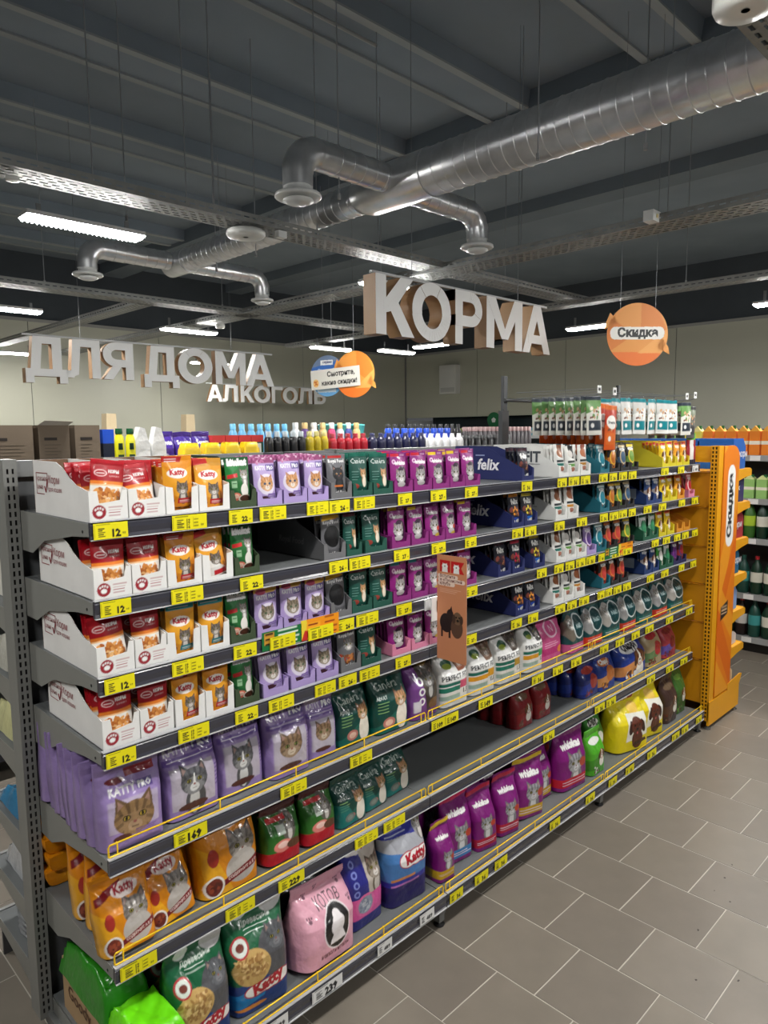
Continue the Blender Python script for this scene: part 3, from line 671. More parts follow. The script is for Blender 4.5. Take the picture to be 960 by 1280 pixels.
def B_pinkcat(w, h):
    a = Art(w, h, bag_n(w), (226, 166, 184)); t = a.a
    a.noise(.03); a.text('КОТОВ', .52, t * .74, .42, (44, 34, 40), .0, h=.13)
    a.ell(.55, t * .42, .23, .25, (30, 28, 30)); a.ring(.55, t * .42, .23, .25, .04, (235, 225, 228)); a.poly([(.42, t * .22), (.55, t * .55), (.7, t * .24)], (238, 232, 234)); a.ell(.55, t * .53, .07, .08, (238, 232, 234)); a.ell(.55, t * .44, .12, .12, (238, 232, 234))
    a.text('наполнитель', .52, t * .12, .5, (96, 40, 50), .03)
    for q, z in ((.2, .85), (.4, .9), (.8, .84), (.15, .6), (.86, .62)):
        a.ell(q, t * z, .025, .02, (120, 80, 96))
        for e in (-.03, 0, .03): a.ell(q + e, t * z + .035, .011, .013, (120, 80, 96))
    return a
def B_sil(w, h):
    a = Art(w, h, bag_n(w), (44, 44, 130)); t = a.a
    a.ell(.4, t * .86, .34, .14, (236, 230, 232)); a.text('Katty', .42, t * .87, .5, (176, 22, 44), .05); a.poly([(.45, t * .8), (1, t * .82), (1, t * .35), (.5, t * .35)], (190, 180, 170)); a.cat(.74, t * .6, .22, fur=(130, 116, 100), dark=(56, 46, 40)); a.rect(0, t * .12, 1, t * .36, (220, 90, 160)); a.ell(.4, t * .26, .25, .22, (226, 110, 170)); a.ell(.4, t * .26, .19, .17, (150, 160, 180))
    a.chunks(.26, .54, t * .17, t * .34, [(190, 196, 206), (130, 140, 160)], 30, .04)
    for i in range(4): a.ring(.2, t * (.72 - .1 * i), .05, .05, .3, (130, 140, 210))
    a.rect(0, 0, 1, t * .1, (38, 40, 118)); return a
def B_kblue(w, h):
    a = Art(w, h, bag_n(w), (40, 46, 150)); t = a.a
    a.poly([(0, t * .5), (1, t * .3), (1, t * .7), (0, t * .75)], (170, 172, 180)); a.poly([(0, t * .3), (1, t * .3), (1, t * .5), (0, t * .62)], (70, 120, 180)); a.rect(0, 0, 1, t * .24, (38, 30, 96)); a.rect(.1, t * .24, .7, t * .26, (180, 110, 180)); a.rect(.1, t * .3, .6, t * .33, (200, 130, 70))
    a.text('Антибактериальный', .5, t * .92, .8, (190, 196, 220), .0); a.lines(.1, .6, t * .84, 3, .06, (180, 190, 220), .014); a.ell(.9, t * .76, .16, .2, (150, 148, 150)); a.cat(.88, t * .8, .13, fur=(140, 138, 138))
    for q, r_ in ((.45, .2), (.64, .24), (.8, .2)): a.ell(q, t * .5, r_, .13, (176, 24, 44))
    for q, r_ in ((.45, .185), (.64, .22), (.8, .18)): a.ell(q, t * .5, r_, .115, (238, 234, 232))
    a.text('Katty', .64, t * .5, .5, (176, 22, 44), .06, rot=.1); return a

SEED = [0]
def bag(name, art, x0, x1, h, t, y, z, label, group, rx=0, rz=0, top=.16, neck=1.0, ry=0, m=None):
    SEED[0] += 1
    key = None
    w = x1 - x0
    me = bag_mesh(name, art, w, h, t, SEED[0], top, neck, 0, m)
    o = link(name, me, None, ((x0 + x1) / 2, y + t, z + .001), (rx, ry, rz))
    tag(o, label, 'bag', group)
    return o, me
def again(me, name, x, y, z, rx, ry, rz, label, group, scl=None):
    o = link(name, me, None, (x, y, z), (rx, ry, rz), scl); tag(o, label, 'bag', group); return o

G5, G6, G7 = 'bags on the fifth shelf', 'bags on the sixth shelf', 'bags on the bottom shelf'
z5, z6, z7 = SHELFZ[5], SHELFZ[6], SHELFZ[7]
bn = 'cat_food_bag'
# fifth shelf, near end: a deep row of purple bags
o, kp1 = bag(bn, B_kp(.18, .235, 0), .002, .182, .235, .05, .018, z5, 'purple bag with tabby eyes peeking up, nearest corner of the fifth shelf', G5, rx=-.06, rz=-.03)
for i in range(8):
    again(kp1, bn, .088 + random.uniform(-.01, .006), .115 + .046 * i, z5 + .002, -.12 - .03 * (i % 3), random.uniform(-.05, .05), random.uniform(-.12, .1),
          'purple bag stacked upright behind the tabby-eyes bag, %s from the front' % ORD[i + 2], G5, (.97, .9, .97 + .03 * (i % 2)))
o, kp2 = bag(bn, B_kp(.20, .25, 1), .190, .372, .25, .07, .035, z5, 'purple bag with grey and white cat, second on the fifth shelf', G5, rx=-.05, rz=.03)
o, kp3 = bag(bn, B_kp(.19, .26, 1), .376, .540, .255, .06, .05, z5, 'purple bag with grey and white cat, third on the fifth shelf', G5, rx=-.05, rz=.04)
o, kp4 = bag(bn, B_kp(.17, .24, 2), .545, .713, .245, .07, .03, z5, 'purple bag with brown tabby face, fourth on the fifth shelf', G5, rx=-.04)
o, kp5 = bag(bn, B_kp(.14, .22, 2), .716, .845, .22, .05, .05, z5, 'narrow purple bag with tabby, beside the dark green bags, fifth shelf', G5, rx=-.07, ry=.03)
for me, x in ((kp2, .281), (kp3, .458), (kp4, .63)):
    for i in range(2): again(me, bn, x, .19 + .08 * i, z5 + .001, -.05, 0, 0, 'purple cat bag %s in file behind the %s front purple bag' % (ORD[i + 2], ORD[int(x * 6) + 1]), G5, (.96, .9, .95))
o, cn = bag(bn, B_can(.19, .21), .850, 1.010, .205, .06, .05, z5, 'dark green bag with ginger cat, left-hand one of two beside purple bags', G5, rx=-.08, rz=.03)
o, cn2 = bag(bn, B_can(.2, .23), 1.010, 1.190, .225, .065, .03, z5, 'dark green bag with ginger cat, beside the purple and brown bag', G5, rx=-.06, rz=-.02)
again(cn, bn, .90, .22, z5 + .001, -.1, 0, 0, 'dark green bag standing behind the first front one, fifth shelf', G5); again(cn2, bn, 1.08, .22, z5 + .001, -.06, 0, 0, 'dark green bag standing behind the second front one, fifth shelf', G5)
bag(bn, B_pb(.17, .24), 1.195, 1.360, .24, .08, .03, z5, 'purple and brown bag with black and white cat', G5, rx=-.03)
PFD = ['pink-marked white bag with brown cat, first of the white bags', 'white bag with amber corner and green stripe, second of the white bags', 'white bag with yellow stripe, third of the white bags', 'white bag with black cat, tilted beside the pink bag']
for i, (a, b, h) in enumerate(((1.368, 1.543, .235), (1.555, 1.728, .235), (1.742, 1.922, .23), (1.935, 2.10, .235))):
    o, me = bag(bn, B_pf(b - a, h, i), a, b, h, .08, .025, z5, PFD[i], G5, rx=-.03, rz=random.uniform(-.06, .06), ry=.04 if i == 3 else 0)
    again(me, bn, (a + b) / 2 + .02, .22, z5 + .001, -.04, 0, .05, 'white bag standing behind the %s white front bag' % ORD[i + 1], G5)
bag(bn, B_pink(.23, .25), 2.118, 2.325, .24, .06, .06, z5, 'pink bag with pale round emblem', G5, rx=-.06)
NAT = [(2.335, 2.49, 1), (2.50, 2.68, 0), (2.69, 2.87, 2), (2.88, 3.06, 0), (3.07, 3.27, 2), (3.285, 3.475, 0), (3.49, 3.70, 2)]
nm = {}
for i, (a, b, v) in enumerate(NAT):
    if v not in nm: nm[v] = bag_mesh(bn, B_nat(.185, .23, v), .185, .225, .06, 30 + v, .14)
    tail = {0: 'with red-orange foot', 1: 'with pink foot', 2: 'with green foot'}[v]
    again(nm[v], bn, (a + b) / 2, .03 + .06, z5 + .001, -.05, random.uniform(-.02, .02), random.uniform(-.05, .05), 'deep teal oval-emblem bag %s, %s of seven' % (tail, ORD[i + 1]), G5, ((b - a) / .185 * .97, 1, 1))
    again(nm[v], bn, (a + b) / 2 + .01, .19, z5 + .001, -.04, 0, 0, 'deep teal bag standing behind the %s of the seven teal bags' % ORD[i + 1], G5, ((b - a) / .185 * .95, .9, 1))
# sixth shelf
k1a = B_katty(.19, .21)
o, ka = bag(bn, k1a, -.005, .150, .205, .06, .02, z6, 'orange tabby bag at the nearest corner of the sixth shelf', G6, rx=-.20, rz=-.06, ry=-.06)
o, kb = bag(bn, B_katty(.19, .21), .135, .290, .20, .06, .05, z6, 'smaller orange tabby bag, second on the sixth shelf', G6, rx=-.16, rz=.03, ry=-.12)
o, kc = bag(bn, B_katty(.25, .30), .300, .515, .275, .08, .05, z6, 'tall orange tabby bag, third on the sixth shelf', G6, rx=-.07, rz=0)
again(kc, bn, .40, .22, z6, -.08, 0, 0, 'tall orange bag behind the third front bag, sixth shelf', G6, (.95, .9, .95)); again(kb, bn, .2, .20, z6, -.3, .1, 0, 'orange bag slumped behind the second front bag, sixth shelf', G6, (1, 1, 1.05))
again(ka, bn, .09, .20, z6 + .002, -.15, .03, -.25, 'orange bag standing second behind the corner bag, sixth shelf', G6, (.95, .9, 1.05))
again(ka, bn, .085, .285, z6 + .002, -.12, -.03, -.2, 'orange bag standing third behind the corner bag, sixth shelf', G6, (.95, 1, 1.08))
for i in range(4):
    again(ka, bn, .080 + .006 * (i % 2), .46 - .012 * (i % 2), z6 + .008 + .054 * i + .048, PI / 2 - .06, 0, PI + .05 * (i - 1), 'crumpled orange bag lying flat, %s up in the stack of four by the upright' % ORD[i + 1], G6, (1.04, .86, .95))
for i, (a, b, h) in enumerate(((.530, .680, .18), (.690, .835, .185))):
    o, me = bag(bn, B_green(b - a, h), a, b, h, .06, .05, z6, ['green bag with red foot, next to tall orange bag', 'green bag with red foot, next to small dark green bags'][i], G6, rx=-.12, rz=.05, ry=.06)
    again(me, bn, (a + b) / 2, .2, z6 + .002, -.12, 0, 0, 'green and red bag behind the %s green front bag' % ORD[i + 1], G6)
for i, (a, b, h) in enumerate(((.845, .995, .175), (.985, 1.125, .165), (1.115, 1.27, .17))):
    o, me = bag(bn, B_can2(b - a, h), a, b, h, .06, .06 + .02 * i, z6, ['small dark green bag beside the green ones, sixth shelf', 'middle one of three small dark green bags, sixth shelf', 'last small dark green bag before the empty stretch, sixth shelf'][i], G6, rx=-.1, rz=.06, ry=-.03)
rd = (126, 24, 30)
for i, (a, b, h, y) in enumerate(((1.99, 2.14, .19, .10), (2.16, 2.30, .20, .10))):
    o, me = bag(bn, B_plain(b - a, h, rd, (110, 84, 64), (150, 28, 36), dog=True), a, b, h, .06, y, z6, ['dark red bag right after the empty stretch', 'second dark red bag after the empty stretch'][i], G6, rx=-.03)
    for q in range(2): again(me, bn, (a + b) / 2 - .01, y + .15 + .075 * q, z6 + .001, -.03, 0, 0, 'dark red bag %s in file behind the %s red front bag' % (ORD[q + 2], ORD[i + 1]), G6)
o, bl = bag('dog_food_bag', B_plain(.19, .2, (30, 44, 116), (170, 60, 50), (40, 64, 160)), 2.55, 2.72, .185, .06, .07, z6, 'navy bag with red patch, first of the navy bags', G6, rx=-.06)
for q in range(3): again(bl, 'dog_food_bag', 2.60 - .02 * q, .2 + .07 * q, z6 + .001, -.05, 0, 0, 'navy bag %s in file behind the first navy bag' % ORD[q + 2], G6)
bag('dog_food_bag', B_plain(.2, .2, (36, 60, 140), (190, 110, 50), (220, 150, 50), 'Chappi'), 2.70, 2.89, .195, .06, .06, z6, 'blue bag with orange meat picture, second of the navy bags', G6, rx=-.06)
bag('dog_food_bag', B_plain(.3, .22, (30, 60, 150), (240, 240, 240), (226, 150, 40), 'Chappi', True, (20, 20, 30)), 2.94, 3.24, .225, .09, .04, z6, 'big blue bag with white name oval and dog', G6, rx=-.1, ry=-.06)
bag('dog_food_bag', B_plain(.2, .24, (176, 156, 120), (170, 40, 50), (60, 120, 70)), 3.26, 3.46, .23, .07, .05, z6, 'beige bag with red heart-like patch', G6, rx=-.07)
bag('dog_food_bag', B_plain(.17, .22, (170, 60, 70), (120, 30, 40), (60, 80, 170)), 3.48, 3.66, .215, .07, .05, z6, 'rose red bag with blue band beside the yellow end unit', G6, rx=-.07)
# bottom shelf
o, lt = bag('cat_litter_bag', B_litter(.22, .33), .150, .340, .31, .09, -.045, z7, 'green and blue litter bag beside the bright green wrap', G7, rx=-.06)
o, lt2 = bag('cat_litter_bag', B_litter(.24, .35), .350, .560, .325, .10, -.04, z7, 'green and blue litter bag beside the pink bag', G7, rx=-.04, rz=-.1)
again(lt, 'cat_litter_bag', .24, .18, z7 + .001, -.04, 0, 0, 'litter bag standing behind the first green litter bag', G7); again(lt2, 'cat_litter_bag', .45, .21, z7 + .001, -.04, 0, .05, 'litter bag standing behind the second green litter bag', G7)
o, pk = bag('cat_litter_bag', B_pinkcat(.28, .26), .575, .835, .255, .11, -.055, z7, 'pale pink litter bag with cat emblem', G7, rx=-.12, ry=.10, rz=.1, top=.35)
bag('cat_litter_bag', B_plain(.26, .3, (34, 32, 34), (60, 58, 62), (44, 42, 46)), .60, .86, .30, .1, .09, z7, 'glossy black litter bag behind the pale pink one', G7, rx=-.1, top=.3)
o, sl = bag('cat_litter_bag', B_sil(.2, .34), .835, 1.015, .325, .09, .0, z7, 'blue and pink silica litter bag with tabby', G7, rx=-.03, rz=.04)
o, kbl = bag('cat_litter_bag', B_kblue(.23, .35), 1.030, 1.24, .34, .1, -.02, z7, 'blue and silver litter bag with white name cloud', G7, rx=-.02, rz=-.1)
again(kbl, 'cat_litter_bag', 1.14, .25, z7 + .001, -.02, 0, 0, 'blue litter bag standing behind the blue and silver one', G7)
WH = [(1.275, 1.375, .235, 0, -.045, 'narrow purple bag with yellow tab, nearest of the purple row'), (1.385, 1.545, .275, 2, .0, 'purple bag with blue foot, second of the purple row'),
      (1.555, 1.685, .27, 1, -.03, 'purple bag with crimson top, third of the purple row'), (1.70, 1.845, .27, 1, -.03, 'purple bag with crimson top, fourth of the purple row'),
      (1.86, 2.05, .275, 0, -.02, 'purple bag with yellow strip, leaning, fifth of the purple row'), (2.055, 2.205, .27, 0, .03, 'purple bag with yellow strip just before the largest purple bag'), (2.215, 2.445, .30, 3, -.02, 'largest purple bag, next to the lime green bags')]
wmesh = {}
for i, (a, b, h, v, y, l) in enumerate(WH):
    o, me = bag(bn, B_whis(b - a, h, v), a, b, h, .075, y, z7, l, G7, rx=-.05, rz=random.uniform(-.3, -.02), ry=[0, .02, -.06, .03, .09, .0, .02][i]); wmesh[i] = me
for i, (x, y, k) in enumerate(((1.46, .17, 1), (1.62, .14, 2), (1.74, .16, 3), (1.86, .14, 0), (2.13, .2, 6), (2.34, .2, 6))):
    again(wmesh[k], bn, x, y + .07, z7 + .001, -.04, 0, random.uniform(-.1, .1), 'purple bag in the second file behind the front row, %s from the near end' % ORD[i + 1], G7, (1, 1, 1.0 if k != 6 else .95))
o, gd = bag('dog_food_bag', B_plain(.17, .24, (80, 170, 40), (230, 230, 225), (60, 130, 40), dog=True), 2.47, 2.62, .225, .07, -.03, z7, 'lime green dog bag beside the largest purple bag', G7, rx=-.05)
bag('dog_food_bag', B_plain(.18, .28, (60, 130, 50), (236, 236, 234), (130, 40, 40), 'Dilly', False, (20, 20, 24)), 2.60, 2.76, .27, .07, .05, z7, 'taller green bag with white name plate', G7, rx=-.04)
o, yl = bag('dog_food_bag', B_yel(.34, .33), 2.80, 3.08, .30, .12, -.045, z7, 'large yellow dog bag nearer the green bags', G7, rx=-.07, rz=-.28, top=.3, neck=.92)
o, yl2 = bag('dog_food_bag', B_yel(.32, .33), 3.06, 3.32, .31, .12, -.03, z7, 'large yellow dog bag nearer the yellow end unit', G7, rx=-.06, rz=-.22, top=.3, neck=.92)
again(yl, 'dog_food_bag', 2.95, .3, z7 + .001, -.05, 0, 0, 'yellow dog bag hidden behind the large yellow pair', G7)
o, br = bag('dog_food_bag', B_plain(.19, .3, (66, 46, 40), (110, 90, 70), (90, 60, 46), dog=True), 3.37, 3.54, .29, .08, -.02, z7, 'dark brown dog bag beside the yellow ones', G7, rx=-.02)
bag('dog_food_bag', B_plain(.16, .3, (64, 104, 44), (110, 160, 70), (44, 84, 36), dog=True), 3.56, 3.71, .30, .08, .0, z7, 'olive green dog bag last on the bottom shelf', G7, rx=-.02)

# bright green film-wrapped pack on the near end of the bottom shelf
g = empty('film_wrapped_carton', (.075, .245, z7 + .001)); tag(g, 'kraft carton under crinkled bright green film, near end of bottom shelf', 'package')
m = MB(); m.box(-.065, .065, -.15, .16, 0, .17, (178, 148, 110)); build(m, 'carton', CARD, g)
m = MB(); flat_text(m, 'Goody', (-.0656, .12, .06), (0, -1, 0), (0, 0, 1), .06, (90, 60, 40), .01); build(m, 'printed_text', PAPER, g)
def crumple(w, d, h, col, name, parent, loc, amp=.012, n=26, m=BAGM):
    me = bpy.data.meshes.new(name); V = []; F = []
    rr = random.Random(3)
    for j in range(n + 1):
        for i in range(n + 1):
            u, v = i / n * 2 - 1, j / n * 2 - 1
            e = max(abs(u), abs(v)); drop = max(0, (e - .72) / .28)
            z = h * (1 - drop ** 1.5) + amp * (abs(math.sin(3 * u + 2.2 * v)) + .8 * abs(math.sin(5 * v - 3.6 * u + 1)) + .5 * abs(math.sin(7 * u * v + 3)) - 1) * (1 - .5 * drop)
            V.append((u * w / 2, v * d / 2, z))
    for j in range(n):
        for i in range(n):
            a = j * (n + 1) + i; F.append((a, a + 1, a + n + 2, a + n + 1))
    me.from_pydata(V, [], F); at = me.color_attributes.new('Col', 'FLOAT_COLOR', 'POINT')
    c = tuple(lin(col)) + (1,); at.data.foreach_set('color', np.array([c] * len(V), dtype=np.float32).ravel())
    me.polygons.foreach_set('use_smooth', [True] * len(F)); me.materials.append(m); me.update()
    return link(name, me, parent, loc)
crumple(.145, .34, .11, (40, 136, 22), 'green_film', g, (0, 0, .12), .009)
o = crumple(.15, .20, .055, (112, 224, 20), 'film_pack', None, (.085, -.005, z7 + .135), .006)
o2 = MB(); o2.box(-.07, .07, -.095, .095, -.133, .01, (90, 200, 20)); build(o2, 'pack_body', BAGM, o)
tag(o, 'lime green soft film pack in front of the kraft carton', 'package')

# ------------------------------------------------------------------ gondola (three bays)
STEEL = (134, 135, 130); DECK = (108, 111, 112); DARK = (62, 63, 66); RAILC = (60, 60, 69); YW = (248, 206, 36)
def perf(mb, org, ux, uy, w, L, slots, pitch, slen, col, start=.02, stag=False):
    """sheet of width w along ux and length L along uy with rows of real slots"""
    org = Vector(org); ux = Vector(ux); uy = Vector(uy)
    us = [0.0]
    for a, b in slots: us += [a, b]
    us.append(w)
    V = []; F = []
    def quad(a, b, c, d):
        k = len(V); V.extend([org + ux * a + uy * c, org + ux * b + uy * c, org + ux * b + uy * d, org + ux * a + uy * d]); F.append((k, k + 1, k + 2, k + 3))
    for i in range(0, len(us) - 1, 2): quad(us[i], us[i + 1], 0, L)
    for q, (a, b) in enumerate(slots):
        z = start + (pitch / 2 if stag and q % 2 else 0); last = 0
        while z + slen < L - .005:
            quad(a, b, last, z); last = z + slen; z += pitch
        quad(a, b, last, L)
    mb.add(V, F, col); return mb
def upright_mesh(h, w=.038, d=.08):
    m = MB()
    perf(m, (0, 0, 0), (1, 0, 0), (0, 0, 1), w, h, [(.009, .0145), (.0235, .029)], .025, .015, (128, 129, 126))
    m.box(0, .0015, .0015, d, 0, h, STEEL); m.box(w - .0015, w, .0015, d, 0, h, STEEL); m.box(0.0015, w - .0015, d - .002, d, 0, h, STEEL)
    m.box(.002, w - .002, .02, .03, 0, h, (30, 30, 32)); m.box(0, w, 0, d, h, h + .002, STEEL)
    return m.mesh('upright', PAINT)
UPM = upright_mesh(1.76)
def bracket_mesh(depth=.48, deep=.115, col=STEEL):
    m = MB(); m.prism([(0, 0, -.004), (0, .0, -.030), (0, .10, -.038), (0, .30, -.070), (0, .40, -deep), (0, depth, -deep), (0, depth, .002), (0, .0, .002)], (.002, 0, 0), col)
    m.tube([(-.0012, .035, -.02), (.001, .035, -.02)], .004, (24, 24, 26), 8)
    return m.mesh('bracket', PAINT)
BRM = bracket_mesh()
def deck_mesh(w, d):
    m = MB(); m.box(0, w, 0, d, -.006, 0, DECK); m.box(0, w, .0, .012, -.028, -.006, (96, 98, 100)); m.box(0, w, d - .01, d, -.028, -.006, (96, 98, 100)); m.box(0, w, .15, .17, -.02, -.006, (90, 92, 94))
    return m.mesh('shelf', PAINT)
DKM = deck_mesh(1.246, .478)
def rail_mesh(w, h=.042):
    m = MB()
    pr = [(0, .003), (-.006, .003), (-.012, -.004), (-.0125, -.015), (-.010, -.030), (-.0125, -.037), (-.009, -h + .002), (0, -h + .002)]
    n = len(pr)
    v = [(x, y, z) for x in (0, w) for y, z in pr]
    m.add(v, [(i, i + n, (i + 1) % n + n, (i + 1) % n) for i in range(n)] + [tuple(range(n)), tuple(range(n, 2 * n))[::-1]], RAILC)
    m.box(0, w, -.013, .002, .0032, .0055, (176, 178, 182)); m.box(0, w, -.0135, -.006, -h, -h + .003, (214, 214, 216))
    return m.mesh('price_rail', RAILP)
RLM = rail_mesh(1.246); RLM7 = rail_mesh(1.246, .052)
def guard_mesh(w, y=.004, h=.037):
    m = MB(); r = .0026
    m.tube([(.006, y, .006), (.006, y, h - .006), (.010, y, h), (w - .010, y, h), (w - .006, y, h - .006), (w - .006, y, .006)], r, YW, 6)
    m.tube([(.006, y - .004, .007), (w - .006, y - .004, .007)], r, YW, 6)
    for x in (.03, .34, .62, .92, w - .03):
        m.tube([(x, y, .0), (x, y, h), (x, y + .004, h)], r * .9, YW, 6)
    return m.mesh('wire_guard', WIRE)
GDM = guard_mesh(1.246)
BAYN = ['near bay of the grey shelving unit, from the cut end upright', 'middle bay of the grey shelving unit, with the empty sixth shelf', 'far bay of the grey shelving unit, joining the yellow end unit']
for k in range(3):
    X0 = 1.25 * k
    bay = empty('shelving_bay', (X0, 0, 0)); tag(bay, BAYN[k], 'shelves', 'bays of the pet food shelving')
    link('upright', UPM, bay, (-.039 if k == 0 else -.019, .48, .075))
    if k == 2: link('upright', UPM, bay, (1.228, .48, .075))
    m = MB(); m.box(.001, 1.249, .515, .527, .08, 1.79, (92, 94, 96)); build(m, 'back_panel', PAINT, bay)
    m = MB(); m.box(-.0, 1.25, .495, .545, 1.785, 1.832, (126, 128, 128)); build(m, 'top_rail', PAINT, bay)
    for s in range(1, 8):
        z = SHELFZ[s]
        if s < 7:
            sh = link('shelf', DKM, bay, (.002, 0, z))
            link('price_rail', RLM, sh); link('bracket', BRM, sh, (-.001, 0, -.002)); link('bracket', BRM, sh, (1.244, 0, -.002))
            if s >= 5: link('wire_guard', GDM, sh)
        else:
            m = MB(); m.box(.002, 1.248, -.087, .478, z - .008, z, DECK); m.box(.002, 1.248, -.085, -.06, z - .05, z - .008, (84, 86, 88))
            sh = build(m, 'base_shelf', PAINT, bay)
            link('price_rail', RLM7, sh, (.002, -.087, z)); link('wire_guard', GDM, sh, (.002, -.088, z))
            m = MB(); m.prism([(.0, -.085, z - .01), (.0, -.085, z - .06), (.0, .0, z - .075), (.0, .48, z - .075), (.0, .48, z - .01)], (.002, 0, 0), STEEL); build(m, 'side_plate', PAINT, sh)
    m = MB(); m.box(.0, 1.25, .02, .03, .0, .10, (38, 38, 40)); build(m, 'plinth', PAINT, bay)
    for x in ([0, 1.25] if k == 2 else [0]):
        m = MB(); m.box(x - .018, x + .018, -.075, .50, .05, .085, (110, 111, 110)); m.box(x - .015, x + .015, -.072, -.045, .018, .05, (120, 121, 120)); m.lathe([(.02, 0), (.022, .004), (.008, .01), (.008, .02)], (40, 40, 42), 12, (x, -.058, 0)); build(m, 'foot', PAINT, bay)
    # the far side of the double-sided unit
    for s, z in ((1, 1.60), (2, 1.36), (3, 1.12), (4, .88), (5, .60), (6, .36), (7, .141)):
        if k and s in (2, 4, 6): continue
        m = MB(); m.box(.002, 1.248, .565, 1.04, z - .006, z, DECK); m.box(.002, 1.248, 1.03, 1.045, z - .035, z + .004, (150, 151, 150))
        m.prism([(0, 1.04, z), (0, 1.04, z - .03), (0, .70, z - .08), (0, .63, z - .13), (0, .562, z - .13), (0, .562, z)], (.002, 0, 0), (140, 140, 134)); m.prism([(1.246, 1.04, z), (1.246, 1.04, z - .03), (1.246, .70, z - .08), (1.246, .562, z - .13), (1.246, .562, z)], (.002, 0, 0), STEEL)
        if s == 7: m.box(.002, 1.248, .98, .99, .0, z - .03, (70, 70, 72))
        build(m, 'rear_shelf', PAINT, bay)

# goods on the far side shelves that show past the end upright
pk = crumple(.22, .30, .05, (52, 120, 160), 'film_packet', None, (.13, .84, .60 + .001), .01, 16, GLASSY); tag(pk, 'flat blue film packet on the far side of the unit, near the end upright', 'packet')
for i, (x, y, z, c, l) in enumerate(((.13, .84, .88, (206, 204, 150), 'clear packet with yellow contents, far side of the unit'), (.13, .84, 1.12, (190, 188, 176), 'crinkled pale packet on far side shelf above the yellow one'),
                                     (.14, .83, .36, (176, 178, 180), 'stacked silvery foil trays in film, far side near the end upright'))):
    o = crumple(.22, .32, .09, c, 'film_packet', None, (x, y, z + .002), .012, 16, GLASSY); tag(o, l, 'packet')
for i, x in enumerate((.10, .23)):
    m = MB(); m.box(-.05, .05, -.16, .16, 0, .17, (216, 214, 204)); m.box(-.052, .052, -.162, .162, .12, .15, (190, 60, 50) if i else (206, 204, 190))
    o = build(m, 'carton', CARD, None, (x, .83, 1.362)); tag(o, 'pale carton on the far side shelf, %s from the end upright' % ORD[i + 1], 'carton')
for i in range(5):
    m = MB(); m.lathe([(.11, 0), (.13, .018), (.132, .02), (.11, .004)], (196, 198, 200), 20, sy=1.1); o = build(m, 'baking_tray', GALV, None, (.15, .82, .143 + .02 * i)); tag(o, 'shiny foil tray, %s up in the stack on the far side base shelf' % ORD[i + 1], 'tray', 'foil trays on the far side base shelf')

# ------------------------------------------------------------------ price tags
def A_tag(kind, w, bg=(236, 224, 24)):
    a = Art(w, .040, 60 if kind not in ('x', 'w') else 36, bg); t = a.a; K = (26, 26, 26)
    a.rect(.02, t * .1, .035, t * .9, (150, 140, 20) if bg[2] < 100 else (150, 150, 150))
    a.lines(.08, .6, t * .88, 1, .1, (110, 104, 20) if bg[2] < 100 else (120, 120, 120), .02)
    for i in range(5): a.rect(.13, t * (.14 + .12 * i), .13 + [.2, .16, .2, .13, .19][i], t * (.21 + .12 * i), K)
    if kind in ('m',):
        for i in range(3): a.text(['19', '17', '16'][i], .46, t * (.62 - .22 * i), .1, K, .04); a.lines(.62, .76, t * (.62 - .22 * i), 1, .1, (120, 112, 20), .03)
        a.text('99', .86, t * .25, .09, K, .03); a.rect(.6, t * .14, .605, t * .8, (150, 140, 20))
    elif kind == 'x': a.text('36', .66, t * .32, .3, K, .05)
    elif kind == 'w': a.text('489', .66, t * .34, .42, K, .05)
    elif len(kind) == 3: a.text(kind, .62, t * .36, .42, K, .06)
    else: a.text(kind, .66, t * .34, .26, K, .06); a.text('99', .88, t * .28, .1, K, .02)
    return a
_tg = {}
def tag_mesh(kind, w):
    wk = round(w / .008) * .008
    k = (kind, wk)
    if k not in _tg:
        bg = (236, 224, 24) if kind not in ('w', '239') else (228, 228, 226)
        fn = lambda u, v: (u * wk, 0 * u - .0008, (v - 1) * .040)
        _tg[k] = grid_mesh('price_tag', A_tag(kind, wk, bg), fn, PAPER, caps=False)
    return _tg[k]
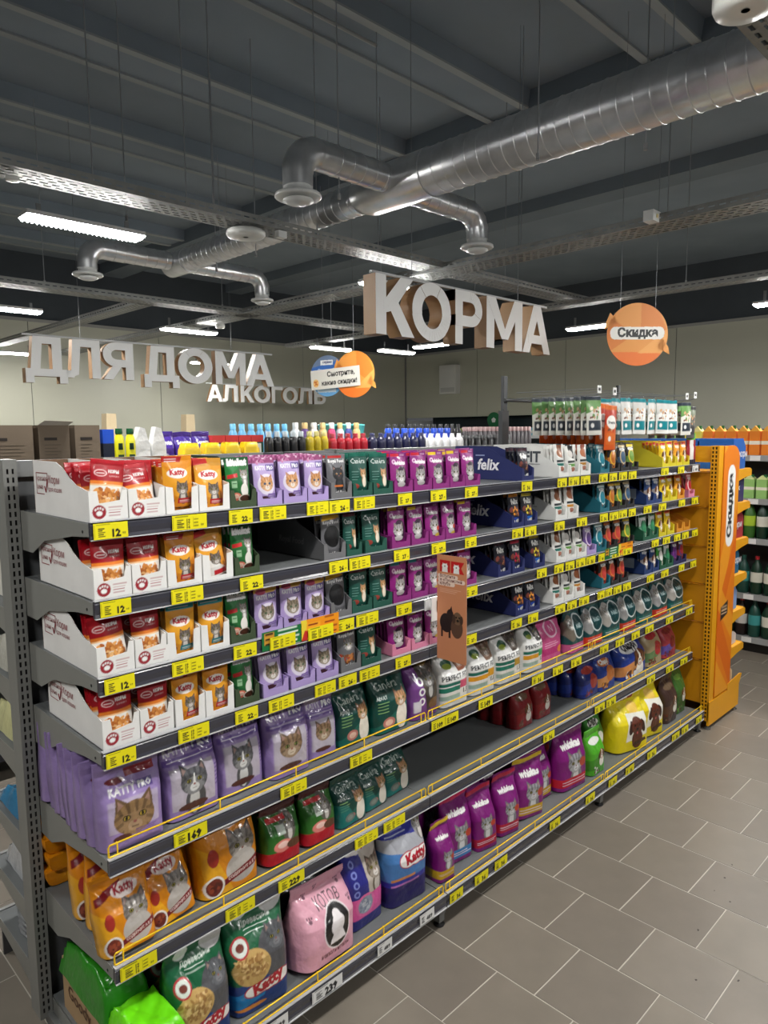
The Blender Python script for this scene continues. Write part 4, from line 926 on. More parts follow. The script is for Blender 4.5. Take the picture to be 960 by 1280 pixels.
TAGS = {
1: [('12',0.007,0.092),('m',0.218,0.319),('22',0.393,0.473),('m',0.498,0.597),('m',0.674,0.762),('26',0.765,0.851),('m',0.872,0.971),('27',1.081,1.154),('27',1.253,1.339),('27',1.454,1.534),('x',1.836,1.920),('x',2.119,2.201),('x',2.215,2.308),('x',2.323,2.412),('x',2.497,2.585),('x',2.601,2.684),('x',2.701,2.790),('x',2.806,2.896),('x',3.196,3.289),('x',3.418,3.508),('w',3.625,3.715)],
2: [('12',0.014,0.098),('m',0.206,0.305),('22',0.422,0.500),('26',0.760,0.839),('m',0.847,0.946),('27',1.058,1.136),('27',1.258,1.335),('27',1.455,1.530),('x',1.772,1.854),('x',1.864,1.950),('x',2.099,2.188),('x',2.294,2.391),('x',2.515,2.595),('x',2.612,2.704),('x',2.713,2.800),('x',2.818,2.900),('x',2.993,3.090),('x',3.180,3.274),('x',3.447,3.538),('x',3.631,3.728)],
3: [('12',0.013,0.095),('m',0.199,0.299),('22',0.393,0.476),('m',0.519,0.619),('m',0.665,0.770),('26',0.785,0.865),('m',0.875,0.977),('27',1.068,1.152),('27',1.456,1.532),('x',1.962,2.039),('x',2.106,2.188),('x',2.202,2.280),('x',2.295,2.384),('x',2.392,2.477),('x',2.512,2.572),('x',2.65,2.735),('x',2.767,2.866),('x',3.105,3.196),('x',3.248,3.343),('x',3.398,3.487),('x',3.510,3.603),('x',3.655,3.74)],
4: [('12',0.007,0.090),('m',0.209,0.309),('22',0.391,0.472),('m',0.510,0.607),('m',0.691,0.782),('26',0.793,0.872),('m',0.887,0.982),('27',1.062,1.142),('27',1.460,1.535),('x',1.771,1.849),('x',1.898,1.980),('x',2.119,2.209),('x',2.223,2.310),('x',2.332,2.424),('x',2.51,2.58),('x',2.590,2.664),('x',2.675,2.762),('x',2.780,2.870),('x',3.060,3.149),('x',3.242,3.338),('x',3.482,3.562),('x',3.65,3.735)],
5: [('169',0.182,0.284),('m',0.545,0.653),('m',0.837,0.943),('109',1.256,1.335),('149',1.337,1.418),('149',1.547,1.640),('x',1.936,2.034),('x',2.108,2.198),('x',2.270,2.367),('x',2.550,2.640),('x',2.717,2.815),('x',2.895,2.99),('x',3.061,3.161),('x',3.329,3.428),('x',3.613,3.710)],
6: [('m',0.013,0.120),('m',0.335,0.442),('229',0.527,0.630),('m',0.853,0.966),('m',0.994,1.102),('x',2.036,2.131),('x',2.512,2.614),('x',2.631,2.735),('x',3.102,3.204),('x',3.354,3.454),('x',3.558,3.665)],
7: [('w',0.400,0.491),('239',0.583,0.707),('w',0.873,0.947),('w',1.090,1.170),('x',1.262,1.345),('x',1.416,1.500),('x',1.549,1.638),('x',1.964,2.052),('x',2.283,2.368),('x',2.512,2.60),('x',2.694,2.793),('x',2.945,3.054),('x',3.265,3.365),('x',3.398,3.491),('x',3.611,3.697)]}
for s in TAGS:
    for i, (k, a, b) in enumerate(TAGS[s]):
        yy = -.0145 if s < 7 else -.1015
        dz = .012 if (k in ('m',) and s == 3 and .5 < a < .8) else 0
        w = b - a; wk = round(w / .008) * .008
        o = link('price_tag', tag_mesh(k, w), None, (a, yy - (.004 if dz else 0), SHELFZ[s] + .001 + random.uniform(-.001, .001) - (.004 if s == 7 else 0)), (random.uniform(-.03, .03), random.uniform(-.01, .01), 0))
        what = {'m': 'yellow tag with three small prices', 'x': 'small yellow price tag', 'w': 'white price tag', '239': 'white price tag reading 239'}.get(k, 'yellow price tag reading ' + k)
        tag(o, '%s, %s along the %s shelf rail' % (what, ORD[i + 1], SHN[s]), 'price tag', 'price tags on the %s rail' % SHN[s])
# promotional strips tucked into the third rail
def A_pg(w, h):
    a = Art(w, h, 60, (26, 112, 60)); t = a.a; a.rect(.06, t * .3, .3, t * .92, (206, 150, 50)); a.lines(.08, .28, t * .78, 3, .1, (60, 40, 20), .04); a.lines(.4, .95, t * .86, 5, .09, (225, 235, 225), .035); return a
def A_po(w, h):
    a = Art(w, h, 60, (240, 150, 26)); t = a.a; a.poly([(0, 0), (.25, 0), (.14, t), (0, t)], (236, 210, 60)); a.rect(.14, t * .45, .5, t * .8, (246, 170, 40)); a.lines(.18, .48, t * .66, 2, .1, (140, 50, 20), .03); a.lines(.62, .95, t * .88, 4, .11, (150, 60, 20), .035); a.poly([(0, 0), (.1, t * .5), (.22, t * .4), (.15, 0)], (200, 50, 40)); return a
for (x0, x1, h, A, l) in ((.492, .642, .058, A_pg, 'green promotional card under the lilac pouches'), (.640, .797, .066, A_po, 'orange promotional card under the lilac pouches'),
                          (2.573, 2.716, .055, A_pg, 'green promotional card under the far black pouches'), (2.720, 2.876, .062, A_po, 'orange promotional card under the far black pouches')):
    o = link('promo_card', flat_art('promo_card', A(x1 - x0, h), x1 - x0, h), None, (x0, -.0155, SHELFZ[3] - .036), (0, 0, 0)); tag(o, l, 'card')

# hanging promotional card that sticks out into the aisle
def A_club():
    a = Art(.138, .392, 100, (206, 138, 100)); t = a.a
    a.poly([(.1, t * .95), (.45, t * .95), (.45, t * .84), (.1, t * .84)], (196, 26, 30)); a.poly([(.48, t * .95), (.92, t * .95), (.82, t * .895), (.92, t * .84), (.48, t * .84)], (196, 26, 30))
    for cx in (.27, .66):
        a.poly([(cx - .1, t * .84), (cx + .1, t * .84), (cx + .07, t * .93), (cx + .04, t * .91), (cx - .04, t * .91), (cx - .07, t * .93)], WHT); a.ell(cx, t * .895, .1, .07, WHT); a.ell(cx, t * .895, .02, .02, (60, 50, 50))
    for (x1, z) in ((.66, .8), (.9, .765), (.56, .73)):
        a.rect(.07, t * (z - .02), x1, t * (z + .018), (236, 214, 200)); a.ell(.08, t * z, .05, .055, (236, 214, 200)); a.ell(x1, t * z, .05, .055, (236, 214, 200))
    a.text('Вступите', .36, t * .8, .52, (110, 40, 34), .02); a.text('в «Пушистый', .48, t * .765, .74, (110, 40, 34), .02); a.text('клуб»', .28, t * .73, .36, (110, 40, 34), .02)
    a.lines(.1, .85, t * .68, 3, .045, (232, 190, 165), .01)
    a.ell(.32, t * .36, .22, .26, (38, 26, 26)); a.ell(.45, t * .44, .12, .16, (44, 30, 28)); a.rect(.14, t * .22, .2, t * .36, (38, 26, 26)); a.rect(.4, t * .22, .47, t * .36, (38, 26, 26)); a.poly([(.4, t * .47), (.5, t * .53), (.54, t * .46)], (38, 26, 26))
    a.ell(.68, t * .33, .2, .28, (92, 66, 52)); a.ell(.70, t * .42, .15, .17, (116, 90, 70)); a.ell(.58, t * .41, .06, .12, (70, 50, 40)); a.ell(.83, t * .41, .06, .12, (70, 50, 40)); a.ell(.66, t * .43, .025, .025, (20, 16, 14)); a.ell(.76, t * .43, .025, .025, (20, 16, 14)); a.ell(.71, t * .40, .045, .035, (20, 16, 14))
    return a
c = empty('promo_card_stand', (1.25, -.012, 1.255)); tag(c, 'peach cardboard card for a pet club, sticking out into the aisle', 'card')
me = grid_mesh('card', A_club(), lambda u, v: (0 * u, -u * .138, v * .392), PAPER, caps=False); link('card', me, c, (0, -.037, -.187))
m = MB(); m.prism([(.0006, -.037, -.187), (.0006, -.165, -.187), (.0006, -.175, -.177), (.0006, -.175, .195), (.0006, -.165, .205), (.0006, -.037, .205)], (.0015, 0, 0), (214, 160, 128)); build(m, 'card_back', PAPER, c)
m = MB(); m.box(-.004, .004, -.037, -.002, -.012, .03, (232, 232, 230)); m.box(-.03, .004, -.037, -.034, -.045, .045, (236, 236, 234)); m.box(-.03, .004, -.006, .0, -.01, .03, (220, 220, 220)); build(m, 'clip', PLASTIC, c)

# ------------------------------------------------------------------ yellow end unit
EY = (238, 166, 12); EO = (232, 128, 20)
e = empty('end_display_unit', (3.80, 0, 0)); tag(e, 'tall yellow end display unit with orange rounded side panel', 'display')
def eb(m, name, mt=PAINT): return build(m, name, mt, e)
def yup(y):
    m = MB(); h = 1.74
    perf(m, (0, y + .05, .06), (0, -1, 0), (0, 0, 1), .05, h, [(.008, .018), (.028, .038)], .025, .015, EY)
    m.box(.0, .072, y, y + .0015, .06, .06 + h, EY); m.box(.07, .072, y, y + .05, .06, .06 + h, EY); m.box(.0, .072, y + .0485, y + .05, .06, .06 + h, EY); m.box(.012, .014, y + .002, y + .048, .06, .06 + h, (70, 46, 10)); m.box(0, .072, y, y + .05, .06 + h, .062 + h, EY)
    return m
eb(yup(-.103), 'upright'); eb(yup(1.09), 'upright')
zs = [.16, .445, .69, .935, 1.175, 1.42, 1.64]
for a, b in zip(zs[:-1], zs[1:]):
    m = MB(); m.box(.022, .034, -.053, 1.09, a + .002, b - .002, (222, 150, 16)); m.box(.012, .022, -.053, 1.09, b - .008, b - .003, (190, 124, 14)); eb(m, 'back_panel')
m = MB(); m.box(.015, .04, -.053, 1.09, 1.70, 1.80, EY); eb(m, 'top_rail')
# side panel with a rounded top corner and printed bands
def A_side(w, h):
    a = Art(w, h, 40, EO); t = a.a
    L = (240, 160, 36); D_ = (222, 104, 14)
    a.poly([(0, t * .97), (.3, t), (0, t)], L); a.poly([(0, t * .25), (0, t * .55), (1, t * .92), (1, t * .78)], L, .8); a.poly([(.0, t * .38), (1, t * .66), (1, t * .56), (0, t * .25)], D_, .9)
    a.poly([(0, t * .36), (1, t * .12), (1, t * .0), (0, t * .22)], D_, .9); a.poly([(0, t * .15), (.9, 0), (0, 0)], L, .9); a.poly([(.1, t * .45), (1, t * .3), (1, t * .2), (.0, t * .36)], L, .8)
    x0, x1, z0, z1 = .28, .76, t * .60, t * .925; r = .24
    a.rect(x0, z0 + r, x1, z1 - r, (244, 244, 242)); a.ell((x0 + x1) / 2, z0 + r, r, r, (244, 244, 242)); a.ell((x0 + x1) / 2, z1 - r, r, r, (244, 244, 242))
    a.text('Скидка', .50, (z0 + z1) / 2, (z1 - z0) * .78, (16, 16, 16), .05, rot=PI / 2, h=.36)
    a.poly([(.18, t * .305), (.62, t * .325), (.62, t * .38), (.18, t * .36)], (40, 32, 30))
    for q in (.33, .343, .356): a.rect(.23, t * q, .57, t * (q + .005), (226, 190, 150))
    return a
pw, ph = .262, 1.60
def sidefn(u, v):
    lim = np.where(v > .94, 1 - .42 * (1 - np.sqrt(np.clip(1 - ((v - .94) / .06) ** 2, 0, 1))), 1.0)
    return u * pw * lim, 0 * u, v * ph
A_ = A_side(pw, ph)
link('side_panel', grid_mesh('side_panel', A_, sidefn, PAPER, caps=False), e, (.076, -.1085, .20))
m = MB(); m.prism([(.076, -.108, .20), (.076 + pw, -.108, .20), (.076 + pw, -.108, 1.70), (.076 + pw * .93, -.108, 1.76), (.076 + pw * .62, -.108, 1.80), (.076, -.108, 1.80)], (0, .018, 0), EO); eb(m, 'side_panel_core')
m = MB(); m.box(.0, .52, -.108, -.095, .03, .185, EY); m.box(.0, .52, 1.13, 1.14, .03, .185, EY); m.box(.51, .522, -.1, 1.14, .03, .16, EY); m.box(.03, .56, -.095, 1.13, .16, .172, EY); m.prism([(.3, -.110, .185), (.52, -.110, .185), (.56, -.110, .24), (.52, -.110, .25), (.3, -.110, .23)], (0, .004, 0), EY); eb(m, 'base')
for y in (-.09, 1.12):
    for x in (.03, .49):
        m = MB(); m.lathe([(.02, 0), (.022, .006), (.008, .012), (.008, .032)], (90, 88, 84), 12, (x, y, 0)); eb(m, 'foot')
for z in zs[1:]:
    m = MB(); m.box(.072, .60, -.085, 1.12, z - .008, z, EY); m.box(.595, .605, -.085, 1.12, z - .05, z + .004, (236, 176, 30)); sh = eb(m, 'shelf')
    for y in (-.092, 1.12):
        m = MB(); m.prism([(.07, y, z + .002), (.60, y, z + .002), (.62, y, z - .01), (.62, y, z - .045), (.50, y, z - .055), (.20, y, z - .10), (.07, y, z - .12)], (0, .003, 0), EY); build(m, 'bracket', PAINT, sh)
EN = [(.36, .58, 1.64, .20, (16, 92, 180), 'bright blue carton on the uppermost yellow end shelf'), (.30, .58, 1.42, .20, (42, 40, 92), 'navy carton with pale script on the second yellow end shelf'),
      (.32, .60, 1.175, .185, (160, 40, 52), 'dark red carton on the third yellow end shelf'), (.34, .55, .935, .18, (20, 100, 140), 'teal carton on the fourth yellow end shelf'), (.34, .54, .69, .17, (130, 160, 206), 'pale blue carton on the fifth yellow end shelf'),
      (.38, .56, .445, .09, (206, 196, 190), 'low pale tray of packs on the sixth yellow end shelf'), (.36, .52, .172, .12, (206, 186, 150), 'beige packs on the yellow unit base')]
for x0, x1, z, h, c, l in EN:
    m = MB(); d = .22
    m.prism([(x0, -.06, z + .001), (x1, -.06, z + .001), (x1, -.06, z + h * .72), (x1 - .05, -.06, z + h), (x0, -.06, z + h)], (0, d, 0), c)
    o = build(m, 'carton', CARD, None, (3.80, 0, 0)); tag(o, l, 'carton')
    m = MB()
    if h > .17: flat_text(m, {1.42: 'felix', 1.175: 'корм'}.get(z, 'корм'), (x0 + .1, -.061, z + h * .4), (1, .0, .0), Vector((.0, 0, 1)), .06, (230, 230, 236), .02); build(m, 'printed_text', PAPER, o)
    for i in range(1, 4):
        q = link('carton', o.data, None, (3.80, .235 * i, 0)); tag(q, l.replace(' on ', ', %s in file, on ' % ORD[i + 1], 1), 'carton', 'cartons on the yellow end shelf at %.0f cm' % (z * 100))

# ------------------------------------------------------------------ hanging packs above the far bays
pr = empty('peg_rail', (2.42, .5, 1.83)); tag(pr, 'dark grey peg rail with long hooks above the far bays', 'rack')
m = MB(); m.box(-.03, .03, -.012, .012, 0, .18, (70, 72, 74)); m.box(-.012, .018, -.01, .01, .18, .36, (78, 80, 82)); build(m, 'support_post', PAINT, pr)
m = MB(); m.box(1.23, 1.27, -.012, .012, 0, .18, (70, 72, 74)); m.box(1.24, 1.265, -.01, .01, .18, .36, (78, 80, 82)); build(m, 'support_post', PAINT, pr)
m = MB(); m.tube([(-.02, -.02, .235), (1.30, -.02, .235)], .009, (60, 62, 64), 8); build(m, 'crossbar', PAINT, pr)
HX = [(.085, .245), (.24, .24), (.42, .24), (.56, .24), (.70, .24), (.84, .24), (.985, .24), (1.12, .24), (1.24, .25)]
for i, (x, z) in enumerate(HX):
    m = MB(); m.tube([(x, -.02, z), (x, -.48, z), (x, -.50, z + .008)], .0028, (150, 152, 154), 6); m.tube([(x, -.02, z + .03), (x, -.49, z + .03)], .002, (150, 152, 154), 6); h = build(m, 'hook', WIRE, pr)
    if i not in (0, 1, 7, 8): continue
    m = MB(); m.box(x - .018, x + .018, -.502, -.500, z + .008, z + .045, (232, 232, 230)); m.box(x - .01, x + .01, -.5025, -.502, z + .02, z + .034, (50, 50, 50)); build(m, 'label_holder', PLASTIC, h)
def A_hang(bg, c1, c2, name=None):
    a = Art(.10, .17, 34, bg); t = a.a; a.rect(0, t * .9, 1, t, c2); a.poly([(0, t * .55), (1, t * .75), (1, t * .9), (0, t * .9)], c1); a.chunks(.2, .8, t * .45, t * .7, [c1, (120, 70, 50), (200, 160, 120)], 12, .1); a.rect(.1, t * .12, .9, t * .38, c2); a.ell(.3, t * .25, .1, .1, WHT)
    if name: a.ell(.5, t * .62, .4, .26, (238, 236, 230)); a.text(name, .5, t * .62, .6, (30, 30, 40), .04)
    return a
def hang_mesh(A): return pouch_mesh('treat_pack', A, .10, .17, .012, 3)
hm = {'g': hang_mesh(A_hang((224, 222, 214), (104, 150, 84), (50, 58, 70))), 'o': hang_mesh(A_hang((214, 90, 30), (180, 50, 20), (220, 110, 40), 'Dreamies')), 'w': hang_mesh(A_hang((232, 232, 228), (200, 200, 196), (20, 130, 140))), 'b': hang_mesh(A_hang((90, 90, 92), (120, 130, 110), (60, 60, 64)))}
def hang(k, x, y, z, n, desc):
    q = 1.32 if k == 'o' else 1.12
    o = link('treat_pack', hm[k], None, (x, y, z - .17 * q), (random.uniform(-.06, .02), random.uniform(-.04, .04), random.uniform(-.35, .1)), (q * .95, 1, q)); tag(o, desc % ORD[n], 'pack', desc.split(',')[0].replace('%s ', '') + ' on hooks')
hz = 1.83 + .24
for i in range(8): hang('g', 2.505, .02 + .045 * i, hz, i + 1, 'green and white hanging treat pack, %s from the hook tip')
for i in range(9): hang('o', 2.66, .02 + .045 * i, hz - .012 - (.03 if i == 0 else .02), i + 1, 'orange hanging treat pack, %s from the hook tip')
for j, x in enumerate((2.84, 2.98, 3.12, 3.26, 3.40)):
    for i in range(5): hang('w', x, .02 + .06 * i, hz, i + 1, 'white and teal hanging pack, %s from the tip of the ' + ['first', 'second', 'third', 'fourth', 'fifth'][j] + ' white hook')
for i in range(5): hang('g', 3.54, .0 + .05 * i, hz - .01, i + 1, 'last-hook green and white treat pack, %s from the tip')
for i in range(5): hang('b', 3.66, .02 + .06 * i, hz - .03, i + 1, 'dim grey hanging pack beside the last green ones, %s from the tip')
# red and white tubes hanging beside the yellow unit at the top shelf end
for i in range(4):
    m = MB(); c = [(150, 40, 50), (226, 224, 220), (226, 224, 220), (150, 40, 50)][i]
    m.lathe([(.012, 0), (.018, .01), (.018, .10), (.012, .12), (.014, .125), (.014, .15)], c, 10, sy=.7); m.lathe([(.0185, .0), (.0185, .03)], (40, 44, 60), 10, sy=.7)
    m.box(-.016, .016, -.003, .003, .15, .19, (90, 190, 60))
    o = build(m, 'treat_tube', PLASTIC, None, (3.655 + .028 * i, .03, SHELFZ[1] + .002)); tag(o, '%s treat tube with green card, %s of four beside the yellow unit' % (['dark red', 'white', 'white', 'dark red'][i], ORD[i + 1]), 'tube')

# ------------------------------------------------------------------ floor
m = MB(); m.box(-6, 14, -8, 12, -.05, -.0014, (190, 183, 172)); fl = structure(build(m, 'floor', TILE))
TW = .3025; rr = random.Random(11)
base_t = []
for v in range(6):
    mm = MB(); c = [(128, 120, 109), (124, 116, 106), (131, 123, 112), (126, 118, 107), (122, 114, 104), (129, 121, 111)][v]; g = .0018; hh = .0035
    a, b = g, TW - g
    mm.add([(a, a, -.006), (b, a, -.006), (b, b, -.006), (a, b, -.006), (a + .001, a + .001, 0), (b - .001, a + .001, 0), (b - .001, b - .001, 0), (a + .001, b - .001, 0)],
           [(4, 5, 6, 7), (0, 1, 5, 4), (1, 2, 6, 5), (2, 3, 7, 6), (3, 0, 4, 7)], c)
    base_t.append(mm.mesh('tile', TILE))
cnt = 0
def tile_y(kx): return (-.517 if kx % 2 == 0 else -.364)
near = set()
for kx in range(-1, 17):
    X = 1.21 + TW * kx
    ymin = -1.75 + .10 * 0 if kx < 6 else -2.1
    for j in range(-8, 4):
        Y = tile_y(kx) + TW * j
        # keep what the aisle shows: right of the shelf base and inside the picture's wedge
        if Y > .30 or Y < -1.05 - .0 * kx: continue
        if X < 3.9 and Y > .0: continue
        if cnt >= 299: break
        link('tile', base_t[rr.randrange(6)], fl, (X, Y, rr.uniform(-.0004, .0002))); near.add((kx, j)); cnt += 1
mm = MB(); c0 = (131, 124, 115)
for kx in range(-24, 42):
    X = 1.21 + TW * kx
    for j in range(-26, 40):
        if (kx, j) in near: continue
        Y = tile_y(kx) + TW * j; g = .0018
        mm.add([(X + g, Y + g, 0), (X + TW - g, Y + g, 0), (X + TW - g, Y + TW - g, 0), (X + g, Y + TW - g, 0)], [(0, 1, 2, 3)], [(128, 120, 109), (124, 116, 106), (130, 122, 111)][rr.randrange(3)])
o = build(mm, 'far_tiles', TILE, fl); o['kind'] = 'stuff'
# small dirt flecks and a droplet spot on the floor
mm = MB()
for i in range(26):
    x, y = rr.uniform(1.6, 3.6), rr.uniform(-1.2, -.7); r_ = rr.uniform(.002, .007); n = 7
    pts = [(x + r_ * rr.uniform(.5, 1.3) * math.cos(q * 2 * PI / n), y + r_ * rr.uniform(.4, 1) * math.sin(q * 2 * PI / n), .0012) for q in range(n)]
    mm.add(pts, [tuple(range(n))], (60, 54, 48))
o = build(mm, 'dirt_flecks', PAPER, fl); o['kind'] = 'stuff'

# ------------------------------------------------------------------ walls of sandwich panels, dark upper zone, ceiling ribs
XW, YB, ZT = 12.0, 10.27, 3.67
GW = (182, 182, 165)
def wall(name, along, fixed, a0, a1, z0, z1, pw, first, cuts=()):
    w = empty(name); w['kind'] = 'structure'
    x = first
    while x > a0: x -= pw
    while x < a1:
        p, q = max(a0, x), min(a1, x + pw); x += pw
        if q - p < .05: continue
        zz = z0
        for (c0, c1, zc) in cuts:
            if p >= c0 - .01 and q <= c1 + .01: zz = zc
        m = MB(); g = .006
        if along == 'y': m.box(fixed, fixed + .10, p + g, q - g, zz, z1, GW)
        else: m.box(p + g, q - g, fixed, fixed + .10, zz, z1, GW)
        build(m, 'wall_panel', WALLM, w)
    m = MB()
    if along == 'y': m.box(fixed + .01, fixed + .09, a0, a1, z0 if not cuts else 2.22, z1, (96, 96, 92)); m.box(fixed - .015, fixed + .1, a0, a1, z1, z1 + .05, (150, 150, 146))
    else: m.box(a0, a1, fixed + .01, fixed + .09, z0, z1, (96, 96, 92)); m.box(a0, a1, fixed - .015, fixed + .1, z1, z1 + .05, (150, 150, 146))
    build(m, 'panel_trim', WALLM, w)
    return w
wall('wall_right', 'y', XW, -4, YB, 0, ZT, 2.2, 1.50, cuts=((5.0, YB, 2.22),))
wall('wall_back', 'x', YB, -4, XW, 0, ZT, 2.2, 1.2)
m = MB(); m.box(XW - .03, XW + .02, YB - .03, YB + .0, 0, ZT, (120, 120, 116)); structure(build(m, 'trim_1', WALLM))
m = MB(); m.box(XW + .05, XW + .25, -6, YB + .3, 3.6, 5.4, (66, 72, 78)); m.box(-6, XW + .2, YB + .05, YB + .25, 3.6, 5.4, (66, 72, 78)); structure(build(m, 'wall_upper', CONC))
CC = (124, 135, 145)
m = MB(); m.box(-6, XW + 1, -8, YB + 1, 4.73, 4.95, CC); ce = structure(build(m, 'ceiling', CONC))
for k in range(-5, 7):
    yc = 2.07 + 1.42 * k
    m = MB()
    for (a, b) in ((-6, 4.62),):
        v = [(a, yc - .21, 4.6), (a, yc + .21, 4.6), (a, yc + .23, 4.74), (a, yc - .23, 4.74)]
        m.prism(v, (b - a, 0, 0), CC)
        m.box(a, b, yc - .215, yc - .15, 4.585, 4.6, (150, 156, 158)); m.box(a, b, yc + .15, yc + .215, 4.585, 4.6, (142, 148, 150))
    build(m, 'ceiling_rib', CONC, ce)
for a, b, z in ((4.62, 5.0, 4.55), (7.05, 7.4, 4.58)):
    m = MB(); m.box(a, b, -8, YB + .2, z, 4.74, (108, 118, 127)); build(m, 'girder', CONC, ce)

# ------------------------------------------------------------------ lamps
def lamp_meshes(L=.64, w=.13):
    a = MB(); a.box(-L / 2, L / 2, -w / 2, w / 2, .0, .022, (190, 190, 190)); body = a.mesh('housing', PAINT)
    b = MB(); n = 26; V = []; F = []
    for i in range(n):
        x0 = -L / 2 + L * i / n; x1 = x0 + L / n; xm = (x0 + x1) / 2
        k = len(V); V += [(x0, -w / 2, 0), (x1, -w / 2, 0), (xm, -w / 2 + .014, -.020), (xm, w / 2 - .014, -.020), (x0, w / 2, 0), (x1, w / 2, 0)]
        F += [(k, k + 1, k + 2), (k + 4, k + 3, k + 5), (k, k + 2, k + 3, k + 4), (k + 1, k + 5, k + 3, k + 2)]
    b.add(V, F, (255, 255, 255)); diff = b.mesh('diffuser', LAMPM)
    return body, diff
LB, LD = lamp_meshes()
LAMPS = [(1.0, 2.28, 0, 'lamp hanging nearest below the long cable tray'), (3.42, 2.28, 0, 'lamp hanging behind the first letter of the big sign'),
         (1.50, 5.30, 0, 'lamp cut by the frame above the home goods sign'), (3.47, 5.50, 0, 'lamp above the middle of the home goods sign'), (5.75, 5.75, 0, 'lamp just behind the blue round sign'), (6.72, 5.45, 0, 'lamp between orange round sign and first big letter'),
         (6.55, 4.60, 1, 'lamp behind the second big letter'), (6.60, 2.30, 1, 'lamp left of the orange round hanging sign'), (6.50, .30, 1, 'lamp at the far right edge by the wall'), (2.72, 9.0, 0, 'lamp low at the frame edge below the home goods sign'),
         (.80, -1.10, 0, 'lamp over the aisle, front row, nearest'), (3.6, -.90, 0, 'lamp over the aisle, front row, second'), (6.2, -1.2, 0, 'lamp over the aisle, front row, third'), (-1.5, -.90, 0, 'lamp over the aisle, front row, behind the viewer'),
         (-1.4, 2.28, 0, 'lamp over the home goods aisle behind the cut end'), (8.4, -1.0, 0, 'lamp added unseen over the drinks aisle, brightening the right wall'), (10.4, .2, 1, 'lamp added out of view to brighten the far right wall'), (10.4, -2.4, 1, 'lamp added out of view beyond the drinks, brightening the wall'), (5.6, 8.6, 0, 'lamp near the far back wall'), (.8, -3.2, 0, 'lamp over the next aisle'), (3.6, -3.2, 0, 'lamp over the next aisle, second')]  # drinks-aisle and right-wall lamps: added out of view to brighten that wall
for i, (x, y, r_, l) in enumerate(LAMPS):
    L = empty('ceiling_lamp', (x, y, 3.035), PI / 2 if r_ else 0); tag(L, 'slim white ' + l, 'lamp', 'suspended lamps')
    link('housing', LB, L); link('diffuser', LD, L)
    for q in (-.24, .24):
        m = MB(); m.box(q - .012, q + .012, -.003, .003, .022, .075 if i < 3 else .12, (120, 122, 124)); build(m, 'hanger', PAINT, L)

# ------------------------------------------------------------------ cable trays
TRC = (132, 134, 132)
TRAYM = mat('galvanised_tray', 0.5, metal=0.15, mottle=0.12, mscale=14)
def tray(p0, p1, w, label, h=.05):
    p0 = Vector(p0); p1 = Vector(p1); L = (p1 - p0).length; d = (p1 - p0) / L; n = Vector((-d.y, d.x, 0))
    t = empty('cable_tray', p0); tag(t, label, 'cable tray', 'perforated cable trays')
    m = MB()
    sl = [(w * .10, w * .17), (w * .28, w * .35), (w * .46, w * .53), (w * .64, w * .71), (w * .82, w * .89)]
    perf(m, -n * (w / 2), n, d, w, L, sl, .058, .036, TRC, .03, True); build(m, 'tray_bottom', TRAYM, t)
    for s_ in (-1, 1):
        m = MB(); perf(m, n * (s_ * w / 2), Vector((0, 0, 1)), d, h, L, [(h * .42, h * .58)], .058, .034, TRC, .03)
        q = n * (s_ * w / 2); e_ = n * (-s_ * .012); m.add([q + Vector((0, 0, h)), q + d * L + Vector((0, 0, h)), q + d * L + e_ + Vector((0, 0, h)), q + e_ + Vector((0, 0, h))], [(0, 1, 2, 3)], TRC); build(m, 'tray_side', TRAYM, t)
    m = MB()
    for q in range(3):
        o_ = n * (w * (-.25 + .2 * q)) + Vector((0, 0, .012)); m.tube([o_ + d * (L * i / 12) + n * (.01 * math.sin(i * 2 + q)) for i in range(13)], .006, (190, 190, 186), 5)
    build(m, 'cables', PLASTIC, t)
    return t
tray((-3.0, 1.92, 3.115), (5.64, 1.92, 3.115), .20, 'long cable tray running lengthwise above the shelving, nearest whole one', .05)
tray((3.59, -4.0, 3.10), (3.59, 9.5, 3.10), .24, 'wide cable tray crossing over the aisle beyond the duct')
tray((5.62, -4.0, 3.10), (5.62, 6.5, 3.10), .16, 'narrow cable tray crossing over near the far wall')
tray((-2.0, 4.55, 3.10), (5.8, 4.55, 3.10), .20, 'lengthwise cable tray behind the home goods sign')
tray((2.52, 4.62, 3.10), (2.52, 9.8, 3.10), .16, 'short crossing cable tray above the home goods sign')
tray((.2, -.98, 3.10), (3.4, -.98, 3.10), .20, 'cable tray cut off at the upper frame corner')
# threaded rods
RODS = [(.9, 1.92), (1.42, 1.92), (1.62, 1.97), (2.35, 1.92), (2.9, 1.92), (3.6, 2.6), (3.60, .18), (3.58, 1.2), (4.4, 1.92), (2.25, .2), (2.5, -.2), (1.95, 1.25), (.5, 4.55), (1.6, 4.55), (3.3, 4.55), (4.6, 4.55), (5.62, .9), (5.62, 3.2), (2.35, 2.6), (1.3, 2.4), (2.4, 3.2)]
RODL = {1.92: 'long tray above the shelving', 1.97: 'round speaker on the long tray', 2.6: 'crossing tray and duct', 4.55: 'tray behind the home goods sign'}
for i, (x, y) in enumerate(RODS):
    m = MB(); m.tube([(0, 0, 0), (0, 0, 4.6 - 3.15)], .0035, (150, 154, 158), 6); m.lathe([(.009, .0), (.009, .03)], (150, 152, 154), 8)
    o = build(m, 'threaded_rod', WIRE, None, (x, y, 3.15)); tag(o, 'thin threaded ceiling rod over the %s, %s of all rods' % (RODL.get(y, 'crossing tray' if x > 3 else 'spiral duct'), ORD[i + 1]), 'rod', 'threaded ceiling rods')

